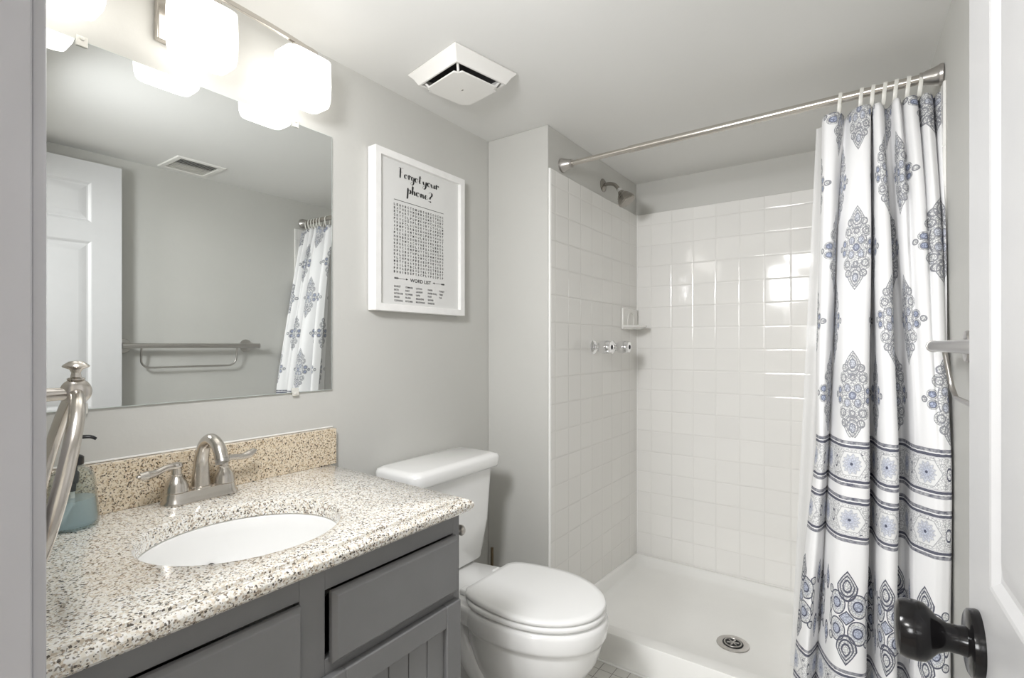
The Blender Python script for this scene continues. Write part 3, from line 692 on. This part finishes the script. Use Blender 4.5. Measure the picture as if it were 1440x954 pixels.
# ------------------------------------------------------------------ countertop with oval cut-out
CT = .835; CB = .803
SC = Vector((-1.02, .530)); SA, SB = .183, .166        # half axes along y and x
poly = [(LW+.001, FW1+.001), (LW+.001, .974), (-.775, .945), (-.772, FW1+.001)]     # wall corners and free front corner
def rp(n_per, ins):
    """points round the outline, inset only on the two free edges"""
    (a, b_, c, d) = poly
    a = Vector((a[0], a[1])); b_ = Vector((b_[0], b_[1]-ins)); c = Vector((c[0]-ins, c[1]-ins)); d = Vector((d[0]-ins, d[1]))
    P = []
    for p, q in ((a, b_), (b_, c), (c, d), (d, a)):
        for k in range(n_per): P.append(p+(q-p)*k/n_per)
    return P
NP = 16
P0 = rp(NP, 0); ang = [math.atan2((p.y-SC.y)/SA, (p.x-SC.x)/SB) for p in P0]
def oval(s, z): return [(SC.x+SB*s*math.cos(a), SC.y+SA*s*math.sin(a), z) for a in ang]
def ovl(d, z): return [(SC.x+(SB+d)*math.cos(a), SC.y+(SA+d)*math.sin(a), z) for a in ang]
def rr(ins, z): return [(p.x, p.y, z) for p in rp(NP, ins)]
bm = bm_()
loft(bm, [ovl(0, CB), ovl(0, CT-.006), ovl(.002, CT-.002), ovl(.007, CT), rr(.0225, CT), rr(.0212, CT-.0006), rr(.0205, CT-.0065), rr(.0185, CT-.0075), rr(.0145, CT-.0055), rr(.009, CT-.0055), rr(.004, CT-.0085), rr(.0005, CT-.0135), rr(0, CT-.019), rr(.0015, CT-.026), rr(.006, CT-.031), rr(.012, CB), ovl(0, CB)], cap0=False, cap1=False)
bmesh.ops.remove_doubles(bm, verts=bm.verts[:], dist=1e-5)
ctop = obj('countertop', bm, 'granite', smooth=True, angle=28)
tag(ctop, 'beige speckled granite vanity countertop with an oval sink cut-out', 'countertop')
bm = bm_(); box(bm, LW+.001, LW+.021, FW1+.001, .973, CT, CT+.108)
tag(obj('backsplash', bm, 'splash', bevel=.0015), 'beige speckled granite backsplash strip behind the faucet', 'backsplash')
struct(obj('trim_6', box(bm_(), LW+.0005, LW+.004, FW1+.001, .973, CT+.1085, CT+.113), 'caulk', bevel=.001))
# sink
snk = thing('sink', 'white oval undermount sink in the granite countertop', 'sink', (SC.x, SC.y, CB-.15))
bm = bm_()
loft(bm, [ovl(.012, CB-.012), ovl(.012, CB-.001), ovl(.003, CB-.001), ovl(-.001, CB-.006)]+[oval(s, CB-dz) for s, dz in ((.975, .03), (.94, .06), (.87, .095), (.74, .122), (.52, .138), (.3, .143), (.12, .145))]+[oval(.12, CB-.15)]+[oval(s, CB-dz-.008) for s, dz in ((.3, .147), (.55, .145), (.80, .127), (.94, .095), (1.0, .055), (1.04, .02))], cap0=False, cap1=False)
obj('basin', bm, 'porcelain', snk, smooth=True, angle=60)
bm = bm_(); lathe(bm, (SC.x, SC.y, CB-.147), (0, 0, 1), [(0, .024), (.004, .024), (.005, .018), (.002, .015), (.004, .012), (.006, .001)], 28); obj('sink_drain', bm, 'chrome', snk, smooth=True)
bm = bm_(); lathe(bm, (SC.x-SB*.86, SC.y, CB-.085), (.9, 0, .5), [(0, .009), (.002, .008), (.002, .001)], 20); obj('overflow_hole', bm, 'dark', snk, smooth=True)

# ------------------------------------------------------------------ faucet
FX, FY = -1.295, .567
fau = thing('faucet', 'brushed nickel two-handle faucet with arched spout on the granite countertop', 'faucet', (FX, FY, CT))
def stad(hl, hw, z, n=12):
    P = []
    for c, a0 in ((hl-hw, 0), (-(hl-hw), 180)):
        for i in range(n+1): a = math.radians(a0+180*i/n); P.append((FX+hw*math.cos(a), FY+c+hw*math.sin(a), z))
    return P
bm = bm_(); loft(bm, [stad(.083, .029, CT), stad(.084, .030, CT+.003), stad(.083, .029, CT+.007), stad(.079, .025, CT+.012), stad(.077, .023, CT+.022), stad(.075, .021, CT+.027), stad(.070, .016, CT+.0285)]); obj('base', bm, 'nickel', fau, smooth=True, angle=40)
for s in (-1, 1):
    y = FY+s*.052
    bm = bm_(); lathe(bm, (FX, y, CT+.026), (0, 0, 1), [(0, .022), (.003, .0250), (.006, .0238), (.015, .0232), (.024, .0205), (.032, .015), (.037, .0125), (.040, .0130), (.042, .0105), (.055, .0105), (.058, .0130), (.062, .0135), (.066, .012), (.068, .006), (.0685, .001)], 32); obj('handle_body', bm, 'nickel', fau, smooth=True)
    z = CT+.085
    if s < 0: pts = [(FX, y, z), (FX+.004, y-.022, z+.001), (FX+.010, y-.045, z-.005), (FX+.015, y-.064, z-.006), (FX+.018, y-.079, z-.005)]
    else: pts = [(FX, y, z), (FX+.000, y+.022, z-.001), (FX-.002, y+.045, z-.004), (FX-.003, y+.064, z-.001), (FX-.004, y+.078, z+.006)]
    bm = bm_(); tube(bm, pts, [.0090, .0070, .0080, .0105, .007], 16, 8, flat=(1, .95)); sphere(bm, pts[-1], .0062, (1, 1, .6)); obj('lever', bm, 'nickel', fau, smooth=True)
bm = bm_(); tube(bm, [(FX, FY, CT+.024), (FX, FY, CT+.06), (FX+.003, FY, CT+.095), (FX+.020, FY, CT+.130), (FX+.052, FY, CT+.144), (FX+.084, FY, CT+.130), (FX+.100, FY, CT+.104)], [.0205, .0180, .0155, .0138, .0135, .0138, .0145], 24)
obj('spout', bm, 'nickel', fau, smooth=True)
bm = bm_(); d_ = Vector((.45, 0, -.89)).normalized(); lathe(bm, Vector((FX+.0985, FY, CT+.106)), d_, [(0, .0135), (.004, .0145), (.010, .0142), (.010, .010), (.006, .009), (.006, .001)], 24); obj('aerator', bm, 'steel', fau, smooth=True)
bm = bm_(); lathe(bm, (FX, FY, CT+.026), (0, 0, 1), [(0, .024), (.004, .0235), (.006, .020)], 28); obj('spout_collar', bm, 'nickel', fau, smooth=True)

# ------------------------------------------------------------------ soap bottle
BX, BY = -1.294, .329
sb = thing('soap_bottle', 'clear glass soap pump bottle with pale blue soap and black pump', 'soap bottle', (BX, BY, CT))
pr = [(0, .036), (.003, .041), (.012, .043), (.030, .0418), (.060, .0388), (.088, .0370), (.104, .0345), (.114, .028), (.120, .0185), (.130, .0160)]
bm = bm_(); loft_p = pr+[(.130, .0140), (.119, .0160), (.111, .0265), (.102, .0325), (.087, .0346), (.060, .0364), (.030, .0394), (.012, .0405), (.006, .037), (.005, .001)]
lathe(bm, (BX, BY, CT), (0, 0, 1), loft_p, 40); obj('bottle', bm, 'glass', sb, smooth=True)
bm = bm_(); lathe(bm, (BX, BY, CT), (0, 0, 1), [(.0062, .001), (.0068, .0366), (.012, .0400), (.030, .0389), (.058, .0360), (.0585, .001)], 40); obj('soap', bm, 'soap', sb, smooth=True)
bm = bm_(); tube(bm, [(BX, BY, CT+.075), (BX+.001, BY-.001, CT+.05), (BX+.006, BY-.02, CT+.012)], .0038, 10); obj('dip_tube', bm, 'ring', sb, smooth=True)
bm = bm_()
lathe(bm, (BX, BY, CT+.072), (0, 0, 1), [(0, .006), (.014, .0065), (.016, .010), (.030, .0115), (.036, .0115), (.040, .008), (.055, .008)], 24)
lathe(bm, (BX, BY, CT+.124), (0, 0, 1), [(0, .0175), (.002, .0185), (.014, .0185), (.017, .016), (.020, .010), (.028, .0095), (.030, .0055), (.050, .005)], 28)
obj('pump_body', bm, 'blackplastic', sb, smooth=True)
bm = bm_(); lathe(bm, (BX, BY, CT+.170), (0, 0, 1), [(0, .010), (.002, .012), (.009, .012), (.011, .009), (.0112, .001)], 24)
tube(bm, [(BX, BY, CT+.176), (BX+.008, BY+.014, CT+.178), (BX+.013, BY+.026, CT+.177), (BX+.015, BY+.034, CT+.172)], [.006, .0055, .005, .004], 12, flat=(1, .7)); obj('pump_nozzle', bm, 'blackplastic', sb, smooth=True)

# ------------------------------------------------------------------ mirror
MY0, MY1, MZ0, MZ1 = .20, .967, CZ-.134, CZ+.637
mi = thing('mirror', 'large frameless wall mirror over the vanity', 'mirror', (LW, .58, MZ0))
bm = bm_(); box(bm, LW+.001, LW+.006, MY0, MY1, MZ0, MZ1); obj('mirror_glass', bm, 'mirror', mi)
bm = bm_()
for a in ((MY0, MY1, MZ0-.0012, MZ0), (MY0, MY1, MZ1, MZ1+.0012), (MY1, MY1+.0012, MZ0, MZ1)): box(bm, LW+.0005, LW+.0062, *a)
obj('mirror_edge', bm, 'mirrorback', mi)
for y, z, s in ((.845, MZ1, 1), (.845, MZ0, -1), (.36, MZ1, 1), (.36, MZ0, -1)):
    bm = bm_(); box(bm, LW+.0065, LW+.0095, y-.010, y+.010, z-s*.012 if s > 0 else z-.010, z+.010 if s > 0 else z+.012)
    lathe(bm, (LW+.0095, y, z+s*.004), (1, 0, 0), [(0, .0045), (.002, .004), (.0022, .001)], 12); obj('clip', bm, 'ring', mi, bevel=.001)

# ------------------------------------------------------------------ vanity light
lx = -1.262
vl = thing('vanity_light', 'three-shade nickel vanity light fixture glowing above the mirror', 'vanity light', (LW, .5565, 1.93))
bm = bm_(); box(bm, LW+.001, LW+.022, .493, .620, 1.900, 2.020); obj('backplate', bm, 'nickel', vl, bevel=.004, seg=3)
bm = bm_(); tube(bm, [(LW+.02, .5565, 1.965), (LW+.05, .5565, 1.985), (lx, .5565, 2.010)], .009, 12); obj('arm', bm, 'nickel', vl, smooth=True)
bm = bm_(); n = 24; R = []
for i in range(n+1):
    y = .285+(.828-.285)*i/n; t = (y-.5565)/.2715; z = 2.018-.014*t*t
    R.append([(lx-.004, y, z-.006), (lx+.004, y, z-.006), (lx+.004, y, z+.006), (lx-.004, y, z+.006)])
loft(bm, R); obj('crossbar', bm, 'nickel', vl, bevel=.001)
def cushion(cx, cy, hx, hy, z, n=64, p=9):
    P = []
    for i in range(n):
        a = 2*PI*i/n; c, s = math.cos(a), math.sin(a)
        P.append((cx+hx*math.copysign(abs(c)**(2/p), c)*(1+.22*(1-abs(s)**1.5)*abs(c)), cy+hy*math.copysign(abs(s)**(2/p), s), z))
    return P
for y in (.302, .5565, .811):
    zb = CZ+.655
    bm = bm_()
    loft(bm, [cushion(lx, y, .024, .050, zb+.005), cushion(lx, y, .032, .059, zb), cushion(lx, y, .034, .0615, zb+.004), cushion(lx, y, .036, .065, zb+.018), cushion(lx, y, .037, .067, zb+.060), cushion(lx, y, .036, .066, zb+.105), cushion(lx, y, .038, .064, zb+.122), cushion(lx, y, .028, .050, zb+.130)])
    obj('shade', bm, 'shade', vl, smooth=True)
    bm = bm_(); loft(bm, [cushion(lx, y, .025, .040, zb+.129, p=3), cushion(lx, y, .026, .042, zb+.132, p=3), cushion(lx, y, .024, .039, zb+.144, p=3), cushion(lx, y, .015, .022, zb+.148, p=3)]); obj('shade_cap', bm, 'nickel', vl, smooth=True)

# ------------------------------------------------------------------ framed print
AY0, AY1, AZ0, AZ1 = 1.1076, 1.5525, 1.311, 1.850
AX0, AX1 = LW+.002, LW+.040
art = thing('framed_print', 'white framed word-search print on the wall above the toilet', 'framed print', (LW, 1.33, AZ0))
bm = bm_(); w = .024
def fr(x, g): return [(x, AY0+g, AZ0+g), (x, AY1-g, AZ0+g), (x, AY1-g, AZ1-g), (x, AY0+g, AZ1-g)]
loft(bm, [fr(AX0, 0), fr(AX1, 0), fr(AX1, w), fr(AX0+.020, w)], cap0=False, cap1=False); obj('frame', bm, 'frame', art, bevel=.0012)
PXX = AX0+.024
bm = bm_(); box(bm, PXX-.006, PXX, AY0+w-.002, AY1-w+.002, AZ0+w-.002, AZ1-w+.002); pap = obj('print', bm, 'paper', art)
def text_mesh(s, y0, y1, zbase, h, bm, spacing=1.0, bold=0):
    """writes s so that it spans y0..y1 with cap height h, in the plane of the print"""
    c = bpy.data.curves.new('t', 'FONT'); c.body = s; c.size = 1; c.space_character = spacing; c.offset = bold; c.resolution_u = 2
    o = bpy.data.objects.new('t', c); S.collection.objects.link(o); bpy.context.view_layer.update()
    me = bpy.data.meshes.new_from_object(o.evaluated_get(bpy.context.evaluated_depsgraph_get()))
    xs = [v.co.x for v in me.vertices]; x0, x1 = min(xs), max(xs)
    vs = [bm.verts.new((PXX+.0006, y0+(v.co.x-x0)/(x1-x0)*(y1-y0), zbase+v.co.y/.72*h)) for v in me.vertices]
    for p in me.polygons:
        try: bm.faces.new([vs[i] for i in p.vertices])
        except ValueError: pass
    bpy.data.objects.remove(o); bpy.data.curves.remove(c); bpy.data.meshes.remove(me)
# script title: pen strokes, thick going down and thin going up
GL = {
 'F': (1.15, [[(.30, 2.15), (.27, 1.3), (.24, .5), (.20, -.25)], [(-.12, 1.95), (.1, 2.15), (.5, 2.1), (.95, 2.25)], [(.0, 1.15), (.4, 1.2), (.75, 1.3)]]),
 'o': (.85, [[(.50, .95), (.2, .9), (.05, .45), (.2, .02), (.45, .05), (.62, .5), (.55, .9), (.42, .98), (.6, .8), (.88, .9)]]),
 'r': (.72, [[(-.05, .6), (.12, 1.1), (.2, .95), (.18, .5), (.14, 0)], [(.16, .4), (.3, .85), (.5, 1.0), (.62, .82), (.75, .75)]]),
 'g': (.85, [[(.55, .9), (.25, .95), (.06, .5), (.2, .05), (.45, .2), (.6, .9), (.58, .3), (.5, -.5), (.2, -.95), (-.15, -.75), (.05, -.35), (.5, 0), (.85, .35)]]),
 't': (.55, [[(-.05, .3), (.2, 1.0), (.32, 1.8), (.28, .9), (.22, .2), (.35, 0), (.6, .3)], [(-.05, 1.25), (.3, 1.3), (.7, 1.38)]]),
 'y': (.85, [[(.0, .85), (.08, .3), (.2, .05), (.4, .2), (.6, .9)], [(.62, .95), (.58, .2), (.48, -.5), (.2, -.95), (-.12, -.75), (.05, -.35), (.5, 0), (.85, .4)]]),
 'u': (.85, [[(.0, .9), (.05, .3), (.18, .03), (.4, .2), (.58, .9)], [(.6, .92), (.58, .3), (.66, .02), (.88, .4)]]),
 'p': (.85, [[(.12, 1.35), (.1, .6), (.05, -.3), (-.02, -1.1), (-.2, -1.2)], [(.08, .3), (.3, .9), (.5, .98), (.62, .55), (.45, .08), (.2, .1)]]),
 'h': (.85, [[(.0, .2), (.3, 1.4), (.32, 1.95), (.18, 1.9), (.14, 1.0), (.10, 0)], [(.12, .3), (.32, .85), (.5, .9), (.54, .4), (.6, .02), (.85, .35)]]),
 'n': (.88, [[(-.02, .6), (.1, .95), (.12, .5), (.08, 0)], [(.1, .3), (.35, .9), (.5, .85), (.54, .3), (.64, .02), (.88, .35)]]),
 'e': (.75, [[(.0, .35), (.4, .6), (.42, .95), (.2, .92), (.06, .45), (.2, .03), (.45, .08), (.75, .45)]]),
 '?': (.9, [[(.1, 1.55), (.3, 2.0), (.7, 1.85), (.72, 1.3), (.42, .8), (.3, .25)], [(.27, -.20), (.30, -.28), (.27, -.36)]]),
 ' ': (.55, [])}
def script(s, y0, y1, zb, xh, bm):
    total = sum(GL[c][0] for c in s); k = (y1-y0)/total; x = 0
    for c in s:
        for stv in GL[c][1]:
            P = catmull([(a, b_, 0) for a, b_ in stv], 8); L = []
            for i, p in enumerate(P):
                d = (P[min(i+1, len(P)-1)]-P[max(i-1, 0)]).normalized(); down = max(0, -d.y)
                e = min(1, min(i, len(P)-1-i)/5+.35)
                if c == '?' and len(stv) == 3: down = 1.6
                L.append((p, (.026+.130*down**1.4)*e))
            # broad pen held sideways: thickness laid along the line of writing
            prev = None
            for i, (p, wd) in enumerate(L):
                d = (P[min(i+1, len(P)-1)]-P[max(i-1, 0)]).normalized(); nrm = Vector((-d.y, d.x, 0))
                q = [(x+p.x+nrm.x*wd, p.y+nrm.y*wd), (x+p.x-nrm.x*wd, p.y-nrm.y*wd)]
                vv = [bm.verts.new((PXX+.0006, y0+a*k, zb+b_*xh)) for a, b_ in q]
                if prev: bm.faces.new((prev[0], prev[1], vv[1], vv[0]))
                prev = vv
        x += GL[c][0]
bm = bm_(); script('Forgot', 1.221, 1.325, 1.7765, .0150, bm); script('your', 1.336, 1.418, 1.7765, .0150, bm); script('phone?', 1.259, 1.385, 1.7275, .0150, bm)
obj('script_title', bm, 'ink', pap, smooth='keep')
bm = bm_(); box(bm, PXX, PXX+.0006, 1.1985, 1.4440, 1.6935, 1.6950); obj('title_rule', bm, 'ink', pap)
# arrows either side of the heading
for s, a, b_ in ((1, 1.199, 1.262), (-1, 1.449, 1.386)):
    bm = bm_(); z = 1.4255; box(bm, PXX, PXX+.0006, min(a, b_), max(a, b_), z-.0005, z+.0005)
    for q in ([(b_, z), (b_-s*.009, z+.0035), (b_-s*.009, z-.0035)],):
        bm.faces.new([bm.verts.new((PXX+.0006, y, zz)) for y, zz in q])
    for k in range(4):
        yy = a+s*.0045*k; bm.faces.new([bm.verts.new((PXX+.0007, y, zz)) for y, zz in ((yy, z+.003), (yy+s*.003, z+.003), (yy+s*.0055, z), (yy+s*.003, z-.003), (yy, z-.003), (yy+s*.0025, z))])
    obj('arrow', bm, 'ink', pap, smooth='keep')

bm = bm_(); words = ['BATHROOM', 'LAUNDRY', 'SHOWER', 'FLOWERS', 'CLEANING', 'BASKET', 'PAPER', 'BRUSH', 'FLUSH', 'TOILET', 'TUB', 'BATH', 'SOAP', 'POOP', 'FART']
NCOL, NROW = 20, 20; G = [[random.choice('ABCDEFGHIKLMNOPRSTUVWY') for _ in range(NCOL)] for _ in range(NROW)]
for i, wd in enumerate(words):
    r_ = (i*4+1) % NROW if i < 10 else (i*3) % NROW; c_ = (i*5) % (NCOL-len(wd)+1)
    for k, ch in enumerate(wd): G[r_][c_+k] = ch
for r_ in range(NROW):
    z = 1.6745-r_*(1.6745-1.4445)/(NROW-1)
    for c_ in range(NCOL):
        y = 1.2000+c_*(1.4385-1.2000)/(NCOL-1); wl = .0022 if G[r_][c_] == 'I' else .0064
        text_mesh(G[r_][c_], y-wl/2, y+wl/2, z-.0005, .0080, bm, bold=.035)
obj('letter_grid', bm, 'ink', pap, smooth='keep')
bm = bm_(); text_mesh('WORD LIST', 1.2720, 1.3760, 1.4190, .0120, bm, bold=.02); obj('heading', bm, 'ink', pap, smooth='keep')
bm = bm_()
cols = [(1.1985, ['BASKET', 'BATH', 'BATHROOM', 'BRUSH', 'CLEANING']), (1.2500, ['COMMODE', 'FART', 'FLOWERS', 'FLUSH', 'KITCHEN']), (1.3005, ['LOTION', 'LAUNDRY', 'LIFE', 'MAGAZINE', 'MOUTHWASH']), (1.3600, ['PAPER', 'PAPER ROLL', 'POOP', 'SHOWER', 'SWEETIE']), (1.4190, ['TOILET', 'TRIM', 'TUB'])]
for y, ws in cols:
    for k, wd in enumerate(ws): text_mesh(wd, y, y+.0049*len(wd), 1.3950-k*.0122, .0062, bm, bold=.03)
obj('word_list', bm, 'greyink', pap, smooth='keep')

# ------------------------------------------------------------------ door standing open along the right wall
D1 = Vector((.1024, .893)); DW = .735; dd = Vector((.043, -1)).normalized(); hinge = D1+dd*DW      # free edge to hinge
TH = .035; nrm2 = Vector((dd.y, -dd.x)).normalized()
if nrm2.x > 0: nrm2 = -nrm2        # towards the room
DH = CZ+.809
door = thing('door_1', 'white six-panel bathroom door standing open', 'door', (hinge.x, hinge.y, 0)); del door['label']; del door['category']; struct(door)
def dp(s, z, t):                  # s from the free edge, t out of the room face
    p = D1+dd*s+nrm2*t; return (p.x, p.y, z)
bm = bm_()
stile = .108; mid_ = .095; pw = (DW-2*stile-mid_)/2
cols_ = [(stile, stile+pw), (stile+pw+mid_, DW-stile)]
rows_ = [(.215, .735), (.92, 1.655), (1.735, 1.915)]
for face in (0, 1):
    T = (lambda t: t) if face == 0 else (lambda t: -TH-t)
    ss = [0, cols_[0][0], cols_[0][1], cols_[1][0], cols_[1][1], DW]; zs = [.008, *[q for r_ in rows_ for q in r_], DH]
    for i in range(5):
        for j in range(7):
            a, b_, c, d = ss[i], ss[i+1], zs[j], zs[j+1]
            def quad(g, t): return [dp(a+g, c+g, T(t)), dp(b_-g, c+g, T(t)), dp(b_-g, d-g, T(t)), dp(a+g, d-g, T(t))]
            if i in (1, 3) and j in (1, 3, 5):
                loft(bm, [quad(0, 0), quad(.004, -.001), quad(.013, -.0075), quad(.017, -.008), quad(.019, -.008), quad(.046, -.001), quad(.048, -.0008)], cap0=False)
            else: bm.faces.new([bm.verts.new(q) for q in quad(0, 0)])
for a, b_ in ((0, 0), (DW, DW)): bm.faces.new([bm.verts.new(q) for q in (dp(a, .008, 0), dp(a, DH, 0), dp(a, DH, -TH), dp(a, .008, -TH))])
for z in (.008, DH): bm.faces.new([bm.verts.new(q) for q in (dp(0, z, 0), dp(DW, z, 0), dp(DW, z, -TH), dp(0, z, -TH))])
bmesh.ops.remove_doubles(bm, verts=bm.verts[:], dist=1e-5)
obj('door_slab', bm, 'door', door, smooth=True, angle=12)
kc = Vector(dp(.060, CZ-.362, 0)); kd = Vector((nrm2.x, nrm2.y, 0))
kn = bm_(); lathe(kn, kc, kd, [(0, .0395), (.003, .040), (.010, .0385), (.012, .035), (.013, .016)], 40); kr = obj('knob_rosette', kn, 'black', door, smooth=True)
kn = bm_(); lathe(kn, kc, kd, [(.012, .018), (.020, .0165), (.030, .0165), (.040, .0215), (.048, .0305), (.053, .0345), (.060, .0358), (.072, .0355), (.079, .033), (.082, .027), (.083, .001)], 48); obj('door_knob', kn, 'black', door, smooth=True)
kn = bm_(); c0 = Vector(dp(0, CZ-.362, -TH/2)); box(kn, c0.x-.011, c0.x+.011, c0.y-.0002, c0.y+.001, c0.z-.028, c0.z+.028); obj('latch_plate', kn, 'black', door)
for z in (.25, 1.0, 1.75):
    kn = bm_(); p = dp(DW+.004, z, -.003); tube(kn, [(p[0], p[1], z-.045), (p[0], p[1], z+.045)], .006, 12, 1); obj('door_hinge', kn, 'black', door, smooth=True)

# ------------------------------------------------------------------ towel bar on the right wall
tz = CZ-.002
def on(y, off): return Vector((RW(y)-off, y, 0))
tbv = thing('towel_bar', 'brushed nickel towel bar with thin lower rail on the right wall', 'towel bar', (RW(1.2), 1.2, tz))
bm = bm_(); a = on(.905, .056); b_ = on(1.538, .056); a.z = b_.z = tz; dv = (b_-a).normalized()
tube(bm, [a, b_], .0122, 24, 1); lathe(bm, b_-dv*.002, dv, [(0, .0135), (.005, .0140), (.009, .0125), (.0095, .001)], 24); obj('bar', bm, 'steel', tbv, smooth=True)
for y in (.925, 1.494):
    p = on(y, 0); p.z = tz
    bm = bm_(); lathe(bm, p, (-1, -.04, 0), [(.0005, .034), (.004, .035), (.008, .033), (.010, .016), (.014, .0125), (.046, .0115)], 32); obj('post', bm, 'steel', tbv, smooth=True)
bm = bm_(); pts = []
for y, z in ((.985, tz), (.985, tz-.06), (.990, tz-.085), (1.01, tz-.103), (1.04, tz-.106), (1.21, tz-.106), (1.37, tz-.106), (1.40, tz-.103), (1.42, tz-.085), (1.425, tz-.06), (1.425, tz)):
    p = on(y, .052-.016*(tz-z)/.106); pts.append((p.x, p.y, z))
tube(bm, pts, .0048, 14); obj('lower_rail', bm, 'steel', tbv, smooth=True)

# ------------------------------------------------------------------ towel ring on the front wall beside the doorway
RX, RY, RZZ = -.792, .205, CZ-.058
tr = thing('towel_ring', 'brushed nickel towel ring with finial on the wall beside the doorway', 'towel ring', (RX, FW1, RZZ))
bm = bm_(); lathe(bm, (RX, FW1+.0005, RZZ), (0, 1, 0), [(0, .026), (.004, .026), (.009, .018), (.012, .0085), (RY-FW1-.008, .0075)], 28); obj('wall_post', bm, 'nickel', tr, smooth=True)
bm = bm_(); sphere(bm, (RX, RY, RZZ+.002), .0160, (.62, 1, 1)); obj('ring_holder', bm, 'nickel', tr, smooth=True)
bm = bm_(); lathe(bm, (RX, RY, RZZ+.015), (0, 0, 1), [(0, .005), (.001, .0085), (.003, .009), (.0045, .0055), (.010, .0045), (.014, .0065), (.0165, .0125), (.018, .0135), (.020, .0115), (.0235, .007), (.0245, .001)], 32); obj('finial', bm, 'nickel', tr, smooth=True)
bm = bm_(); R_ = .105; al = math.radians(13); yw = math.radians(-10); pts = []
for k in range(32):
    f = 2*PI*k/32; pts.append((RX+R_*math.sin(f)*math.cos(yw), RY+R_*math.sin(f)*math.sin(yw)-R_*(1-math.cos(f))*math.sin(al), RZZ-.002-R_*(1-math.cos(f))*math.cos(al)))
tube(bm, pts, .0078, 20, 3, closed=True); obj('ring', bm, 'nickel', tr, smooth=True)

# ------------------------------------------------------------------ register details
cs = [(-.083, 1.050), (-.0856, 1.2395), (.16, 1.30), (.15, 1.13)]
gx0, gx1, gy0, gy1 = -.085, .145, 1.05, 1.27
reg.location = (0, 1.17, CE); ORG[reg.name] = Matrix.Translation((0, 1.17, CE))
bm = bm_()
def rg(g, z): return [(gx0+g, gy0+g, z), (gx1-g, gy0+g, z), (gx1-g, gy1-g, z), (gx0+g, gy1-g, z)]
loft(bm, [rg(0, CE-.0005), rg(.003, CE-.006), rg(.022, CE-.007), rg(.024, CE-.001)], cap0=False, cap1=False); obj('register_frame', bm, 'plastic', reg, bevel=.001)
bm = bm_(); loft(bm, [rg(.0235, CE-.0002), rg(.0235, CE-.0015)]); obj('register_back', bm, 'plastic', reg)
bm = bm_(); box(bm, gx0+.030, gx0+.105, gy0+.030, gy1-.030, CE-.0022, CE-.0016); obj('register_duct', bm, 'dark', reg)
bm = bm_()
for k in range(10):
    x = gx0+.036+k*.0177; loft(bm, [[(x-.006, y, CE-.0075), (x-.005, y, CE-.0080), (x+.006, y, CE-.0025), (x+.005, y, CE-.0020)] for y in (gy0+.024, gy1-.024)])
obj('register_louvres', bm, 'plastic', reg)
